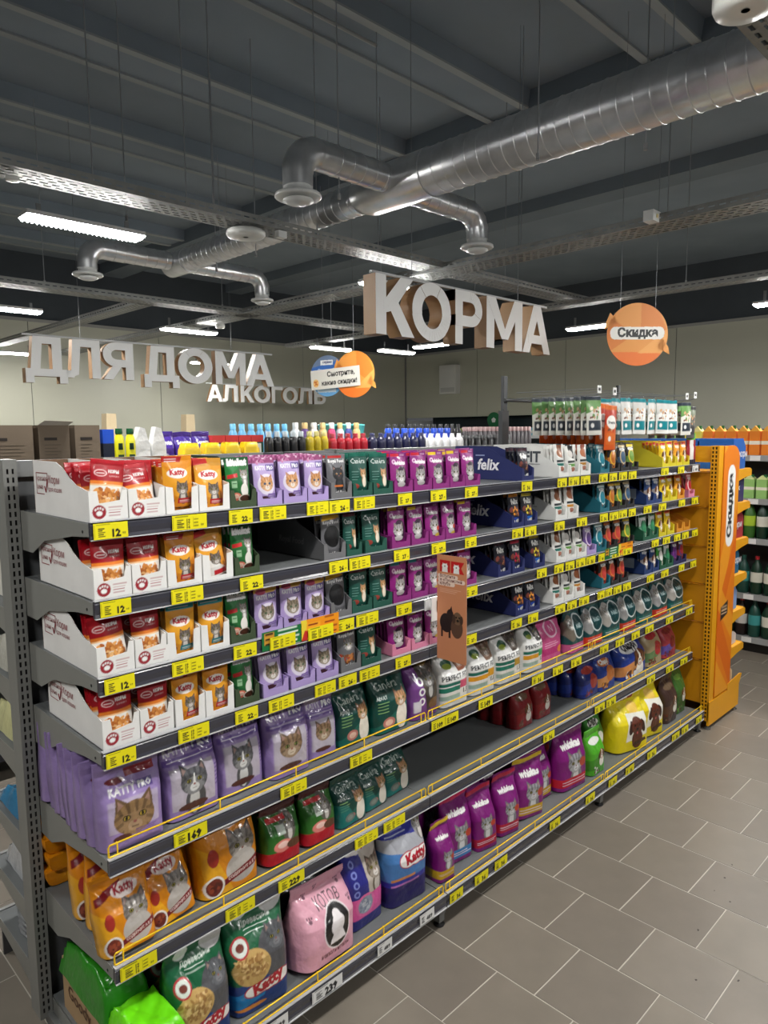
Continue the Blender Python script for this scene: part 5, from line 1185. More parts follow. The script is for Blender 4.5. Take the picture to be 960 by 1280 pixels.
# ------------------------------------------------------------------ ventilation ducts
DU = (220, 222, 224)
DUCTM = mat('duct_sheet', 0.30, metal=0.88, mottle=0.14, mscale=9, bump=0.06, bscale=14)
def spiral(m, p0, p1, r, pitch=.055, n=22):
    p0 = Vector(p0); p1 = Vector(p1); L = (p1 - p0).length; d = (p1 - p0) / L
    k = int(L / pitch); m.tube([p0 + d * (L * i / 6) for i in range(7)], r, DU, n)
    for i in range(k):
        a = p0 + d * ((i + .5) * pitch)
        m.tube([a - d * .0035, a - d * .0015, a + d * .0015, a + d * .0035], [r, r + .0032, r + .0032, r], DU, n, cap=False)
    return m
dt = empty('ventilation_duct', (2.40, 1.2, 3.3)); tag(dt, 'long galvanised spiral duct with drooping outlet branches', 'duct')
o3 = Vector((2.40, 1.2, 3.3))
ZD = 3.33
m = MB(); spiral(m, Vector((2.42, -5.0, ZD)) - o3, Vector((2.40, .98, ZD)) - o3, .125, .075, 28); build(m, 'main_duct', DUCTM, dt)
m = MB(); m.tube([Vector((2.4, .98, ZD)) - o3, Vector((2.4, 1.02, ZD)) - o3, Vector((2.4, 1.46, ZD)) - o3, Vector((2.4, 1.56, ZD)) - o3], [.132, .130, .130, .098], DU, 26); build(m, 'tee_joint', DUCTM, dt)
m = MB(); spiral(m, Vector((2.4, 1.56, ZD - .01)) - o3, Vector((2.4, 3.62, ZD - .02)) - o3, .092, .07, 22); build(m, 'main_duct', DUCTM, dt)
m = MB(); m.tube([Vector((2.4, 3.6, ZD - .02)) - o3, Vector((2.4, 3.9, ZD - .02)) - o3], .098, DU, 22); build(m, 'tee_joint', DUCTM, dt)
def branch(yc, sx, xe, rad, zc, zb):
    m = MB(); spiral(m, Vector((2.4 + sx * .10, yc, zc)) - o3, Vector((xe - sx * rad * 1.6, yc, zc)) - o3, rad, .085, 18); build(m, 'branch_duct', DUCTM, dt)
    m = MB(); pa = []; ra = []
    Rb = rad * 1.6
    for i in range(9):
        t = i / 8 * PI / 2; pa.append(Vector((xe - sx * Rb + sx * Rb * math.sin(t), yc, zc - Rb + Rb * math.cos(t))) - o3); ra.append(rad + (.004 if i % 2 else 0))
    pa.append(Vector((xe, yc, zb + .05)) - o3); ra.append(rad)
    m.tube(pa, ra, DU, 18); build(m, 'elbow', DUCTM, dt)
    m = MB(); m.lathe([(rad * .95, .05), (rad * .95, .022), (rad * 1.5, .014), (rad * 1.55, 0), (rad * 1.45, -.006), (rad * .9, .0)], (206, 208, 206), 24, Vector((xe, yc, zb)) - o3)
    m.lathe([(rad * .35, -.01), (rad * .98, -.012), (rad * 1.02, -.02), (rad * .7, -.032), (rad * .1, -.034)], (214, 216, 214), 24, Vector((xe, yc, zb)) - o3); build(m, 'outlet_grille', PLASTIC, dt)
branch(1.25, -1, 1.67, .078, ZD + .01, 3.10)
branch(1.25, 1, 3.15, .070, ZD - .02, 3.10)
branch(3.76, -1, 1.63, .072, ZD - .02, 3.10)
branch(3.76, 1, 3.22, .066, ZD - .02, 3.10)
# discs, sensors, conduit
def disc(x, y, z, r, h, label, name='ceiling_speaker', col=(214, 216, 212)):
    m = MB(); m.lathe([(r * .5, -h), (r * .92, -h), (r, -h * .7), (r, -h * .2), (r * .95, 0)], col, 28); m.lathe([(r * .1, -h - .002), (r * .14, -h - .002)], (90, 90, 90), 10)
    o = build(m, name, PLASTIC, None, (x, y, z)); tag(o, label, name.split('_')[-1])
disc(1.81, 1.93, 3.095, .115, .035, 'flat white round speaker under the long cable tray')
disc(1.47, -.97, 3.09, .085, .05, 'white dome at the upper right corner tray', 'dome_sensor')
disc(.52, 1.92, 3.10, .03, .02, 'tiny white smoke detector near tray end', 'smoke_detector')
disc(3.55, 5.0, 3.06, .05, .04, 'small white round sensor under crossing tray behind home sign', 'dome_sensor')
m = MB(); m.box(-.05, .05, -.03, .03, -.03, .03, (226, 228, 226)); m.box(-.01, .01, -.034, -.03, -.01, .01, (255, 240, 180)); o = build(m, 'emergency_light', PLASTIC, None, (3.44, .20, 3.13)); tag(o, 'small white box fixed to the wide crossing cable tray', 'light')
m = MB(); m.box(-.03, .03, -.02, .02, -.02, .02, (226, 228, 226)); o = build(m, 'sensor_box', PLASTIC, None, (2.0, 1.84, 3.09)); tag(o, 'tiny white box beside the round speaker on the tray', 'sensor')
m = MB(); m.tube([(.62, 2.02, 4.57), (3.0, 2.02, 4.57)], .012, (150, 152, 152), 6); m.lathe([(.05, -.03), (.06, -.01), (.05, .01)], (210, 212, 210), 16, (.60, 2.02, 4.57)); o = build(m, 'conduit', PLASTIC); tag(o, 'thin conduit with round smoke detector under a ceiling rib', 'pipe')

# ------------------------------------------------------------------ lettered signs
def glyph(ch):
    """block capitals as simple polygons in a unit box"""
    rc = lambda x0, z0, x1, z1: [(x0, z0), (x1, z0), (x1, z1), (x0, z1)]
    def band(o, i): return [[o[k], o[k + 1], i[k + 1], i[k]] for k in range(len(o) - 1)]
    def arc(cx, cz, rx, rz, a0, a1, n=18): return [(cx + rx * math.cos(a0 + (a1 - a0) * k / n), cz + rz * math.sin(a0 + (a1 - a0) * k / n)) for k in range(n + 1)]
    def bowl(flip=False, mir=False):
        o = [(0, 1)] + arc(.56, .67, .44, .33, PI / 2, -PI / 2) + [(0, .34)]; i = [(0, .80)] + arc(.54, .67, .19, .13, PI / 2, -PI / 2) + [(0, .54)]
        q = [rc(0, 0, .27, 1)] + band(o, i)
        if flip: q = [[(x, 1 - z) for x, z in p][::-1] for p in q]
        if mir: q = [[(1 - x, z) for x, z in p][::-1] for p in q]
        return q
    return {'К': [rc(0, 0, .27, 1), [(.20, .36), (.46, .42), (1, 1), (.66, 1), (.20, .56)], [(.32, .50), (.68, 0), (1.03, 0), (.52, .66)]],
            'О': band(arc(.5, .5, .5, .52, 0, 2 * PI, 40), arc(.5, .5, .26, .30, 0, 2 * PI, 40)), 'Р': bowl(), 'Ь': bowl(True), 'Я': bowl(False, True) + [[(0, 0), (.30, 0), (.64, .40), (.34, .40)]],
            'М': [rc(0, 0, .21, 1), rc(.79, 0, 1, 1), [(0, 1), (.41, .20), (.59, .20), (.24, 1)], [(1, 1), (.76, 1), (.41, .20), (.59, .20)]],
            'А': [[(0, 0), (.24, 0), (.62, 1), (.37, 1)], [(1, 0), (.63, 1), (.38, 1), (.76, 0)], rc(.20, .20, .80, .38)],
            'Д': [[(.12, .16), (.35, .16), (.43, 1), (.21, 1)], rc(.64, .16, .87, 1), rc(.21, .82, .87, 1), rc(0, 0, 1, .19), rc(0, -.17, .20, .02), rc(.80, -.17, 1, .02)],
            'Л': [[(.10, .0), (.34, .08), (.44, 1), (.20, 1)], rc(.20, .81, 1, 1), rc(.74, 0, 1, 1), [(0, 0), (.20, 0), (.30, .18), (0, .19)]],
            'Г': [rc(0, 0, .30, 1), rc(0, .81, 1, 1)]}[ch]
def letters(word, spans, z0, z1, y, depth, name, label, front=(232, 232, 230), side=(150, 118, 84), bold=.055, rail=True):
    sg = empty(name, (spans[0][0], y, z0)); tag(sg, label, 'sign')
    for ch, (a, b) in zip([c for c in word if c != ' '], spans):
        m = MB()
        for gi, pl in enumerate(glyph(ch)):
            fo = -.0004 * (gi % 7)
            pts = [(x * (b - a) + a - spans[0][0], z * (z1 - z0)) for x, z in pl]; n = len(pts)
            m.add([(x, fo, z) for x, z in pts], [tuple(range(n))], front); m.add([(x, depth - fo, z) for x, z in pts], [tuple(range(n))[::-1]], front)
            for i in range(n):
                (xa, za), (xb, zb) = pts[i], pts[(i + 1) % n]
                m.add([(xa, fo + .0002, za), (xb, fo + .0002, zb), (xb, depth - fo, zb), (xa, depth - fo, za)], [(0, 1, 2, 3)], side)
        build(m, 'letter', SIGN, sg)
    L = spans[-1][1] - spans[0][0]; h = z1 - z0
    if rail:
        m = MB(); m.box(0, L, depth * .3, depth * .5, h + .005, h + .02, (190, 192, 192)); build(m, 'hanging_bar', PAINT, sg)
    for q in (.19, .80):
        m = MB(); m.tube([(L * q, depth * .4, h), (L * q, depth * .4, 4.72 - z0)], .002, (120, 124, 128), 5); build(m, 'wire', WIRE, sg)
    return sg
letters('КОРМА', [(2.266, 2.585), (2.575, 2.945), (2.990, 3.275), (3.325, 3.752), (3.760, 4.124)], 2.478, 2.824, 1.30, .105, 'letter_sign', 'biggest hanging sign, white block letters with brown sides reading КОРМА')
letters('ДЛЯ ДОМА', [(1.455, 1.805), (1.800, 2.100), (2.125, 2.415), (2.515, 2.880), (2.870, 3.255), (3.290, 3.655), (3.660, 4.018)], 2.405, 2.740, 4.70, .075, 'letter_sign', 'hanging sign in white block letters reading ДЛЯ ДОМА')
letters('АЛКОГОЛЬ', [(6.02, 6.33), (6.33, 6.65), (6.71, 7.00), (7.00, 7.37), (7.40, 7.66), (7.66, 8.02), (8.03, 8.38), (8.43, 8.73)], 2.462, 2.767, 9.4, .06, 'letter_sign', 'smaller lower hanging sign in white letters reading АЛКОГОЛЬ')

def A_circle(r, kind):
    a = Art(2 * r, 2 * r, 130, (232, 150, 60)); t = 1.0
    if kind == 'o' or kind == 's':
        a.rect(0, 0, 1, 1, (234, 156, 70)); a.poly([(0, .2), (.45, .5), (0, .8)], (224, 128, 44)); a.poly([(.55, 1), (.55, .55), (.9, .3), (1, .5), (.8, 1)], (226, 134, 52)); a.poly([(0, .22), (1, .22), (.8, 0), (.2, 0)], (236, 120, 40)); a.poly([(.5, .2), (1, .6), (1, .2)], (240, 168, 86))
        if kind == 's':
            a.rect(.12, .42, .86, .62, (240, 238, 232)); a.ell(.13, .52, .08, .1, (240, 238, 232)); a.ell(.86, .52, .08, .1, (240, 238, 232)); a.text('Скидка', .5, .52, .66, (24, 24, 24), .05)
    else:
        a.rect(0, 0, 1, 1, (56, 110, 190)); a.poly([(0, 0), (1, 0), (1, .2), (0, .35)], (110, 170, 220)); a.poly([(.0, .7), (1, .9), (1, 1), (0, 1)], (110, 130, 160)); a.rect(.3, .76, .66, .88, (236, 236, 234)); a.text('сервис', .5, .82, .28, (30, 50, 110), .04)
        a.text('Списывайте', .52, .64, .6, (180, 210, 240), .04); a.rect(.2, .48, .52, .6, (206, 50, 60)); a.text('100%', .36, .54, .26, WHT, .05); a.text('бонусов', .7, .54, .3, (200, 220, 240), .03); a.rect(.2, .1, .75, .2, (220, 235, 245))
    return a
def round_sign(name, parts_, loc, rz, label, wires):
    s_ = empty(name, loc, rz); tag(s_, label, 'sign')
    for kind, dx, dy, r in parts_:
        def fn(u, v, r=r):
            # square grid pressed onto a disc
            x = 2 * u - 1; z = 2 * v - 1
            X = x * np.sqrt(1 - z * z / 2); Z = z * np.sqrt(1 - x * x / 2)
            if kind != 'b': Z = Z * 1.0
            return X * r, 0 * u, Z * r
        a = A_circle(r, kind)
        # sample the artwork at the disc positions
        me = grid_mesh('disc', a, fn, SIGN, caps=False)
        n = a.nx + 1; U, Vv = np.meshgrid(np.linspace(0, 1, a.nx + 1), np.linspace(0, 1, a.nz + 1)); x = 2 * U - 1; z = 2 * Vv - 1
        X = (x * np.sqrt(1 - z * z / 2) + 1) / 2; Z = (z * np.sqrt(1 - x * x / 2) + 1) / 2
        ii = np.clip((X * (a.px - 1)).astype(int), 0, a.px - 1); jj = np.clip((Z * (a.pz - 1)).astype(int), 0, a.pz - 1)
        c4 = np.ones((me.color_attributes['Col'].data.__len__(), 4), np.float32); c4[:, :3] = a.I[jj, ii].reshape(-1, 3); me.color_attributes['Col'].data.foreach_set('color', c4.ravel())
        link('disc', me, s_, (dx, dy, 0))
        m = MB(); m.tube([(dx, dy + .0005, 0), (dx, dy + .006, 0)], r, (226, 150, 70) if kind != 'b' else (70, 120, 190), 48); build(m, 'disc_back', SIGN, s_)
        if kind != 'b':
            for (an, sg_) in ((.86 * PI, 1), (-.14 * PI, -1)):
                cx, cz = dx + r * .95 * math.cos(an), r * .95 * math.sin(an); m = MB(); m.prism([(cx - .01, dy, cz + .06), (cx + .05 * sg_, dy, cz), (cx - .045 * sg_, dy, cz - .05), (cx - .035 * sg_, dy, cz)], (0, .004, 0), (236, 160, 76)); build(m, 'notch_tab', SIGN, s_)
    for x in wires:
        m = MB(); m.tube([(x, .003, .15), (x, .003, 4.6 - loc[2])], .0018, (130, 134, 138), 5); build(m, 'wire', WIRE, s_)
    return s_
round_sign('round_sign', [('s', 0, 0, .21)], (4.017, .547, 2.548), R(-43), 'orange round hanging sign with white lozenge reading Скидка', (-.12, .12))
rs = round_sign('round_sign', [('b', -.17, 0, .19), ('o', .14, -.02, .21)], (3.75, 3.27, 2.43), R(-74), 'paired blue and orange round hanging sign about discounts', (-.12, .12))
a = Art(.54, .18, 120, (226, 222, 212)); a.text('Смотрите,', .62, .235, .56, (30, 28, 28), .04); a.text('какие скидки!', .58, .095, .72, (30, 28, 28), .04); a.ell(.1, .11, .06, .07, (240, 196, 120)); a.text('%', .1, .11, .08, (206, 100, 30), .04)
link('text_plate', flat_art('text_plate', a, .54, .18), rs, (-.33, -.03, -.13), (0, R(-3), 0))

# white wall unit high on the far wall
m = MB(); m.box(-.16, 0, -.24, .24, -.32, .32, (216, 216, 210)); m.box(-.165, -.16, -.2, .2, -.28, -.18, (190, 190, 186)); o = build(m, 'wall_unit', PLASTIC, None, (12.0, 8.82, 3.06)); tag(o, 'white ventilation box high on the far wall', 'wall unit')

# ------------------------------------------------------------------ next gondola, its top shelf goods show over the pet food unit
gx = empty('household_gondola', (3.0, 2.9, 0)); tag(gx, 'second grey shelving unit with household goods, behind the pet food', 'shelves')
m = MB(); m.box(-2.8, 3.2, -.03, .03, .05, 1.68, (110, 112, 112)); build(m, 'back_panel', PAINT, gx)
for z in (.15, .55, .95, 1.33, 1.69):
    for s_ in (-1, 1):
        m = MB(); m.box(-2.8, 3.2, min(s_ * .03, s_ * .47), max(s_ * .03, s_ * .47), z - .02, z, DECK); m.box(-2.8, 3.2, s_ * .47 - .006, s_ * .47 + .006, z - .04, z + .003, RAILC); build(m, 'shelf', PAINT, gx)
for i in range(6):
    m = MB(); m.box(-2.8 + 1.2 * i - .03, -2.8 + 1.2 * i + .03, -.04, .04, 0, 1.72, STEEL); build(m, 'upright', PAINT, gx)
ZG = 1.691
def bottle(name, prof, col, cap, capz, n=12, sx=1, sy=1, lab=None):
    m = MB(); m.lathe(prof, col, n, sx=sx, sy=sy); r, z0, z1 = cap; m.lathe([(r, z0), (r, z1), (r * .8, z1 + .004)], capz, n)
    if lab: m.lathe([(prof[1][0] + .001, lab[0]), (prof[1][0] + .001, lab[1])], lab[2], n, sx=sx, sy=sy)
    return m.mesh(name, PLASTIC)
def std(r, h): return [(r * .9, 0), (r, .01), (r, h * .62), (r * .95, h * .72), (r * .8, h * .80), (r * .55, h * .84), (r * .5, h * .93)]
def row(name, me, n, x0, dx, y, label, cat, group, jit=.004, z=ZG, dy=0, rz=0, nr=1):
    for r_ in range(nr):
        for i in range(n):
            o = link(name, me, None, (x0 + dx * i + random.uniform(-jit, jit), y + dy * i + r_ * dx * 1.05, z), (0, 0, rz)); tag(o, label % ((ORD[i + 1],) if label.count('%s') == 1 else (ORD[i + 1], ORD[r_ + 1])), cat, group)
# cartons
for i, (x0, x1) in enumerate(((.50, .735), (.765, .935), (.968, 1.115))):
    m = MB(); h = .27; m.box(x0, x1, 0, .25, 0, h, (112, 98, 82)); c = build(m, 'carton', CARD, None, (0, 2.50, ZG)); tag(c, 'brown carton on the household shelf, %s from the frame edge' % ORD[i + 1], 'carton', 'brown cartons')
    m = MB(); m.box(x0 + .03, x0 + .10, -.0012, 0, h * .68, h * .74, (44, 38, 34))
    for q in range(6): m.box(x0 + .03, x1 - .05 - .02 * (q % 2), -.001, 0, h * (.58 - .07 * q), h * (.59 - .07 * q), (84, 74, 62))
    build(m, 'printed_lines', PAPER, c)
    if i == 1:
        m = MB(); m.prism([(x0, 0, h), (x1, 0, h), (x1 + .01, -.05, h + .02), (x0 + .02, -.05, h + .025)], (0, 0, .002), (206, 200, 188)); build(m, 'flap', CARD, c)
m = MB(); m.box(-.035, .035, 0, .2, 0, .16, (20, 30, 50)); m.box(-.035, .035, 0, .2, .16, .245, (24, 80, 200)); o = build(m, 'blue_pack', PLASTIC, None, (1.18, 2.53, ZG)); tag(o, 'bright blue and black pack beside the brown cartons', 'pack')
yb = MB(); yb.lathe([(.030, 0), (.032, .01), (.032, .17), (.026, .20), (.018, .215)], (226, 220, 30), 14, sy=.6); yb.lathe([(.022, .215), (.024, .22), (.022, .25)], (24, 90, 50), 12, sy=.6)
yb.box(-.018, .018, -.0205, -.019, .03, .09, (30, 60, 40)); yb.lathe([(.016, .12), (.017, .121), (.016, .16)], (30, 60, 40), 10, (0, -.012, 0), sy=.7); ybm = yb.mesh('cleaner_bottle', PLASTIC)
row('cleaner_bottle', ybm, 2, 1.25, .068, 2.53, 'yellow cleaner bottle with green cap, %s of two', 'bottle', 'yellow cleaner bottles')
for i in range(2):
    m = MB(); m.box(-.045, .045, -.02, .05, 0, .02, (226, 226, 224)); m.prism([(-.05, -.02, .0), (.05, -.02, 0), (.048, -.02, .14), (.018, -.02, .25), (-.018, -.02, .26), (-.048, -.02, .14)], (0, .06, 0), (228, 228, 226)); o = build(m, 'white_refill_pack', BAGM, None, (1.40 + .11 * i, 2.55, ZG)); tag(o, 'white tapering refill pack, %s of two beside the yellow bottles' % ORD[i + 1], 'pack')
for i, (x, y) in enumerate(((1.40, 3.2), (2.02, 3.2))):
    m = MB(); m.prism([(-.045, 0, 0), (.045, 0, 0), (.04, 0, .36), (-.03, 0, .36)], (0, .08, 0), (206, 186, 150)); o = build(m, 'paper_bag', CARD, None, (x + .1, y, ZG)); tag(o, 'tall beige paper pack rising behind the %s' % ['white refill packs', 'purple packs'][i], 'pack')
for i in range(3):
    a = Art(.15, .22, 34, (66, 40, 140)); a.text('Scents', .5, 1.0, .7, WHT, .04); a.poly([(0, 0), (1, 0), (1, .5), (.4, .3)], (110, 90, 180)); a.ell(.5, .4, .15, .12, (200, 190, 230))
    o = link('scented_pack', bag_mesh('scented_pack', a, .145, .225, .06, 50 + i), None, (1.60 + .14 * i, 2.66, ZG), (-.1, 0, .1 * (i - 1))); tag(o, 'crinkled purple scented pack, %s of three above yellow sponges' % ORD[i + 1], 'pack', 'purple scented packs')
for i in range(4):
    o = crumple(.14, .10, .15, (226, 190, 20), 'sponge_pack', None, (1.70 + .155 * i, 2.49, ZG - .0), .004, 12, FILM); tag(o, 'yellow film pack of sponges, %s of four' % ORD[i + 1], 'pack', 'yellow sponge packs')
for i in range(4):
    m = MB(); m.box(-.05, .05, -.03, .03, 0, .2, (36, 80, 60)); m.box(-.051, .051, -.031, .031, .15, .2, (200, 50, 50)); m.box(-.03, .03, -.032, -.03, .06, .14, (230, 230, 225)); o = build(m, 'soap_box', CARD, None, (2.00 + .108 * i, 2.64, ZG)); tag(o, 'green, red and white box behind the sponges, %s of four' % ORD[i + 1], 'box', 'green and red boxes behind sponges')
B1 = bottle('bottle', std(.035, .28), (110, 180, 220), (.022, .24, .28), (120, 200, 240))
row('bottle', B1, 7, 2.28, .08, 2.86, 'light blue bottle standing in the back rank, %s along', 'bottle', 'light blue bottles')
B2 = bottle('bottle', std(.036, .22), (24, 24, 28), (.02, .18, .22), (180, 190, 196)); row('bottle', B2, 5, 2.38, .075, 2.55, 'black bottle with silvery cap, %s along the household shelf', 'bottle', 'black bottles')
B3 = bottle('bottle', std(.036, .22), (190, 168, 30), (.02, .18, .22), (200, 190, 120)); row('bottle', B3, 3, 2.755, .075, 2.55, 'dull yellow bottle, %s beside the black bottles', 'bottle', 'dull yellow bottles')
B4 = bottle('bottle', std(.04, .20), (170, 20, 40), (.022, .16, .2), (150, 20, 40)); row('bottle', B4, 5, 2.985, .085, 2.55, 'deep red bottle, %s along the household shelf', 'bottle', 'deep red bottles')
for i, c in enumerate(((220, 224, 226), (90, 60, 120), (226, 224, 216), (200, 170, 110), (200, 60, 110), (190, 190, 196), (60, 70, 140), (210, 180, 120))):
    me = bottle('bottle', std(.038, .29), c, (.024, .245, .29), (210, 180, 120) if i % 2 else (226, 226, 224)); o = link('bottle', me, None, (2.86 + .095 * i, 2.85, ZG)); tag(o, '%s bottle in the back rank behind the red and black bottles' % ['pearl white', 'violet', 'cream', 'gold', 'pink', 'pale grey', 'indigo', 'tan'][i], 'bottle')
for i in range(3):
    m = MB(); m.lathe([(.06, 0), (.075, .10), (.078, .105), (.078, .115), (.02, .12)], (90, 190, 190), 20); o = build(m, 'tub', PLASTIC, None, (3.25 + .17 * i, 2.92, ZG + .165)); tag(o, 'aqua lidded tub, %s along, top of the household shelf' % ORD[i + 1], 'tub')
    m = MB(); m.box(-.075, .075, -.07, .07, 0, .163, (70, 140, 150)); o = build(m, 'tub_carton', CARD, None, (3.25 + .17 * i, 2.92, ZG)); tag(o, 'teal carton carrying the %s aqua tub' % ORD[i + 1], 'carton')
B5 = bottle('bottle', std(.045, .20), (24, 26, 60), (.022, .16, .2), (30, 34, 80)); row('bottle', B5, 7, 3.42, .10, 2.54, 'navy bottle, %s along the household shelf', 'bottle', 'navy bottles', nr=2) if False else row('bottle', B5, 7, 3.42, .10, 2.54, 'navy bottle, %s along the household shelf', 'bottle', 'navy bottles')
B6 = bottle('bottle', std(.045, .19), (226, 228, 230), (.02, .15, .19), (226, 228, 230)); row('bottle', B6, 6, 4.05, .10, 2.54, 'white squat bottle, %s along the household shelf', 'bottle', 'white squat bottles')
B7 = bottle('bottle', std(.045, .24), (30, 60, 170), (.03, .2, .24), (36, 80, 200)); row('bottle', B7, 9, 3.75, .10, 2.68, 'blue bottle in the second rank, %s along', 'bottle', 'blue bottles')
B8 = bottle('bottle', std(.04, .28), (22, 22, 26), (.02, .24, .28), (40, 42, 46)); row('bottle', B8, 12, 3.9, .09, 2.83, 'tall black bottle in the third rank, %s along', 'bottle', 'tall black bottles')
B9 = bottle('jar', [(.035, 0), (.04, .01), (.04, .13), (.03, .14)], (46, 46, 50), (.036, .14, .17), (70, 72, 74)); row('jar', B9, 8, 4.62, .10, 2.54, 'dark lidded jar, %s along the household shelf end', 'jar', 'dark jars')
B10 = bottle('spice_bottle', [(.028, 0), (.03, .01), (.03, .16), (.02, .18)], (96, 92, 96), (.024, .18, .22), (180, 150, 150)); 
for r_ in range(2):
    for i in range(14):
        o = link('spice_bottle', B10, None, (4.95 + .072 * i + (r_ % 2) * .03, 2.66 + .16 * r_, ZG + .03)); tag(o, 'small grey bottle with pink cap at far end, %s in the %s rank' % (ORD[i + 1], ['front', 'rear'][r_]), 'bottle', 'small pink-capped bottles')

# ------------------------------------------------------------------ drinks shelving beyond the yellow unit
bx = empty('drinks_shelving', (5.65, 0, 0)); tag(bx, 'grey drinks shelving beyond the yellow end unit', 'shelves')
m = MB(); m.box(.50, .54, -3.2, 1.4, .05, 1.9, (60, 62, 64)); build(m, 'back_panel', PAINT, bx)
BZ = [.14, .51, .985, 1.32, 1.68]
for z in BZ:
    m = MB(); m.box(0, .5, -3.2, 1.4, z - .02, z, (120, 122, 122)); m.box(-.012, 0, -3.2, 1.4, z - .045, z + .004, (150, 152, 152)); s_ = build(m, 'shelf', PAINT, bx)
    for q in range(5):
        m = MB(); m.box(-.014, -.012, .32 - .42 * q - .08, .32 - .42 * q, z - .042, z + .0, (230, 230, 228)); build(m, 'label_strip', PAPER, s_)
m = MB(); m.box(.06, .08, -3.2, 1.4, 0, .10, (30, 30, 32)); build(m, 'plinth', PAINT, bx)
for y in (1.4, .15, -1.1, -2.35):
    m = MB(); m.box(.48, .56, y - .03, y + .03, 0, 1.95, STEEL); build(m, 'upright', PAINT, bx)
def drink(c, lab, cap, r=.045, h=.32):
    m = MB(); m.lathe([(r * .85, 0), (r, .015), (r, h * .35), (r * .94, h * .42), (r, h * .5), (r, h * .62), (r * .7, h * .78), (r * .32, h * .88), (r * .32, h * .93)], c, 14); m.lathe([(r * .36, h * .92), (r * .36, h)], cap, 12); m.lathe([(r + .001, h * .32), (r + .0012, h * .33), (r + .0012, h * .58), (r + .001, h * .585)], lab, 14)
    return m.mesh('drink_bottle', PLASTIC)
cola = drink((30, 16, 14), (200, 196, 190), (180, 30, 34)); gren = drink((16, 50, 34), (216, 214, 200), (170, 30, 40)); wat = drink((26, 70, 60), (60, 150, 150), (30, 80, 70)); mix = drink((24, 26, 28), (190, 60, 50), (220, 220, 220)); lime = drink((60, 110, 40), (180, 210, 60), (200, 60, 50))
def juice(c, top): 
    m = MB(); m.box(-.04, .04, -.04, .04, 0, .2, c); m.prism([(-.04, -.04, .2), (.04, -.04, .2), (.0, -.04, .245)], (0, .08, 0), top); m.box(-.041, .041, -.0405, .0405, .09, .12, (236, 230, 210)); m.lathe([(.013, .215), (.013, .25)], (40, 110, 60), 10, (-.015, 0, 0)); return m.mesh('juice_carton', CARD)
jg, jy, jo, jb = juice((150, 196, 110), (220, 230, 160)), juice((222, 214, 90), (236, 226, 150)), juice((232, 130, 30), (240, 170, 60)), juice((70, 180, 200), (226, 214, 190))
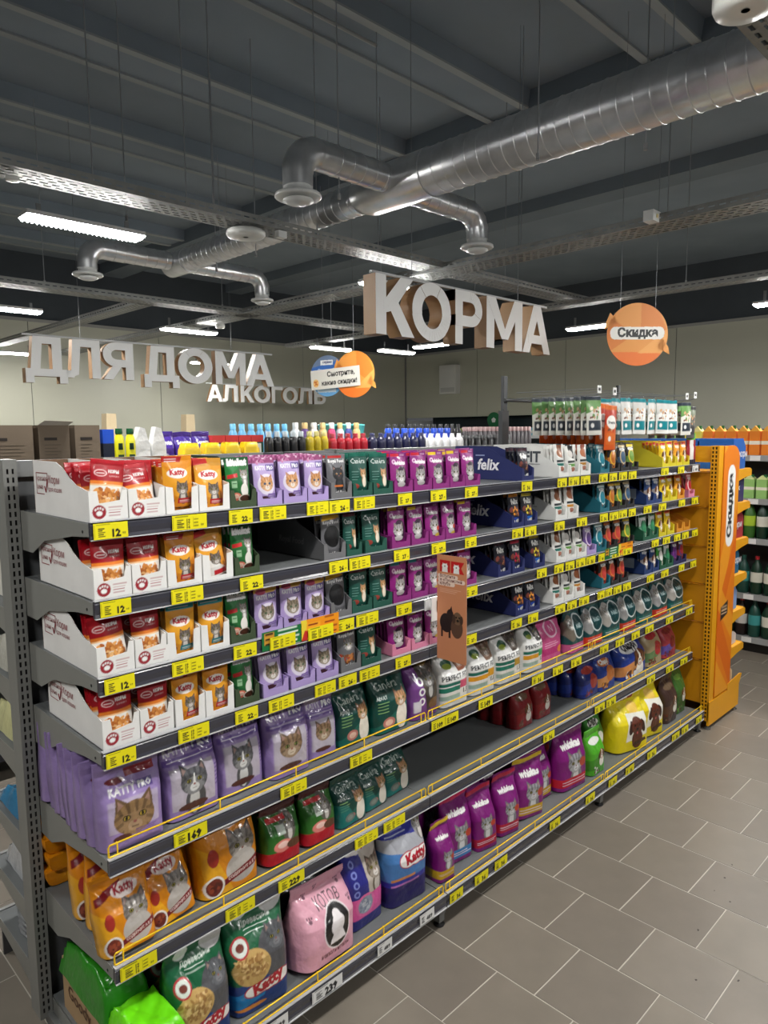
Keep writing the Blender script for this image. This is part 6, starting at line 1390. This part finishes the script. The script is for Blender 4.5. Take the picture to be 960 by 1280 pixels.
for i in range(17):
    me, nm_ = [(jg, 'green'), (jg, 'green'), (jg, 'green'), (jy, 'yellow'), (jy, 'yellow'), (jo, 'orange'), (jo, 'orange'), (jo, 'orange')][min(i, 7)]
    o = link('juice_carton', me, None, (5.72, 1.16 - .095 * i, 1.681), (0, 0, PI / 2)); tag(o, '%s juice carton on the top drinks shelf, %s along' % (nm_, ORD[i + 1]), 'carton', 'juice cartons top drinks shelf')
    o = link('juice_carton', [jy, jg, jb, jb][i % 4] if i > 7 else jg, None, (5.72, .92 - .098 * i, 1.321), (0, 0, PI / 2), (1, 1, .8)); tag(o, 'low carton on the second drinks shelf, %s along' % ORD[i + 1], 'carton', 'cartons second drinks shelf')
    o = link('drink_bottle', [cola, cola, mix, lime, gren][i % 5], None, (5.71, .62 - .10 * i, .986)); tag(o, '%s bottle on the third drinks shelf, %s along' % (['dark cola', 'dark cola', 'black red-label', 'green lime', 'deep green'][i % 5], ORD[i + 1]), 'bottle', 'bottles third drinks shelf')
    o = link('drink_bottle', [gren, gren, wat][i % 3], None, (5.71, .56 - .105 * i, .511), None, (1.05, 1.05, 1.0)); tag(o, 'dark green bottle on the fourth drinks shelf, %s along' % ORD[i + 1], 'bottle', 'bottles fourth drinks shelf')
    o = link('drink_bottle', [wat, gren, cola][i % 3], None, (5.71, .56 - .105 * i, .141), None, (1.05, 1.05, 1.0)); tag(o, 'dark bottle on the lowest drinks shelf, %s along' % ORD[i + 1], 'bottle', 'bottles lowest drinks shelf')

# ------------------------------------------------------------------ chilled cabinets under the far wall's bulkhead
cb = empty('chilled_cabinet', (11.6, 7.2, 0)); tag(cb, 'long chilled cabinet under the far wall opening', 'cabinet')
m = MB(); m.box(0, .9, -2.6, 2.6, 0, .35, (200, 202, 202)); m.box(.86, .9, -2.6, 2.6, .35, 2.2, (30, 44, 50)); m.box(-.02, .9, -2.64, -2.6, 0, 2.15, (190, 192, 192)); m.box(-.02, .9, 2.6, 2.64, 0, 2.15, (190, 192, 192)); build(m, 'body', PAINT, cb)
m = MB(); m.box(0, .86, -2.6, 2.6, 1.74, 1.80, (216, 220, 220)); build(m, 'canopy', PAINT, cb)
for z in (.7, 1.05, 1.4):
    m = MB(); m.box(.2, .86, -2.6, 2.6, z - .02, z, (200, 204, 206)); build(m, 'shelf', PAINT, cb)
cols = [(30, 120, 140), (60, 160, 90), (210, 214, 216), (120, 190, 210), (90, 60, 120), (150, 190, 60)]
for i in range(26):
    m = MB(); m.box(0, .12, -.09, .09, 0, .16, cols[(i * 5) % 6]); m.box(-.001, 0, -.05, .05, .05, .10, (226, 228, 226)); o = build(m, 'chilled_pack', PLASTIC, None, (11.68, 4.75 + .19 * i, 1.801)); tag(o, '%s pack on top of the chilled cabinet, %s along' % (['teal', 'green', 'pale grey', 'light blue', 'violet', 'lime'][(i * 5) % 6], ORD[i + 1]), 'pack', 'packs on the chilled cabinet')
m = MB(); m.lathe([(.17, 0), (.17, .01)], (24, 110, 66), 28); m.lathe([(.06, .01), (.06, .012)], (226, 230, 226), 5); o = build(m, 'round_badge', SIGN, None, (11.95, 7.6, 2.13), (0, -PI / 2, 0)); tag(o, 'green round badge with white leaf mark over the chilled cabinet', 'badge')
m = MB(); m.box(11.99, 13.2, 4.9, YB, 0.0, 2.3, (44, 58, 64)); 
m = MB(); m.box(13.0, 13.05, 4.5, YB, 0, 2.4, (40, 56, 62)); structure(build(m, 'wall_recess', CONC))
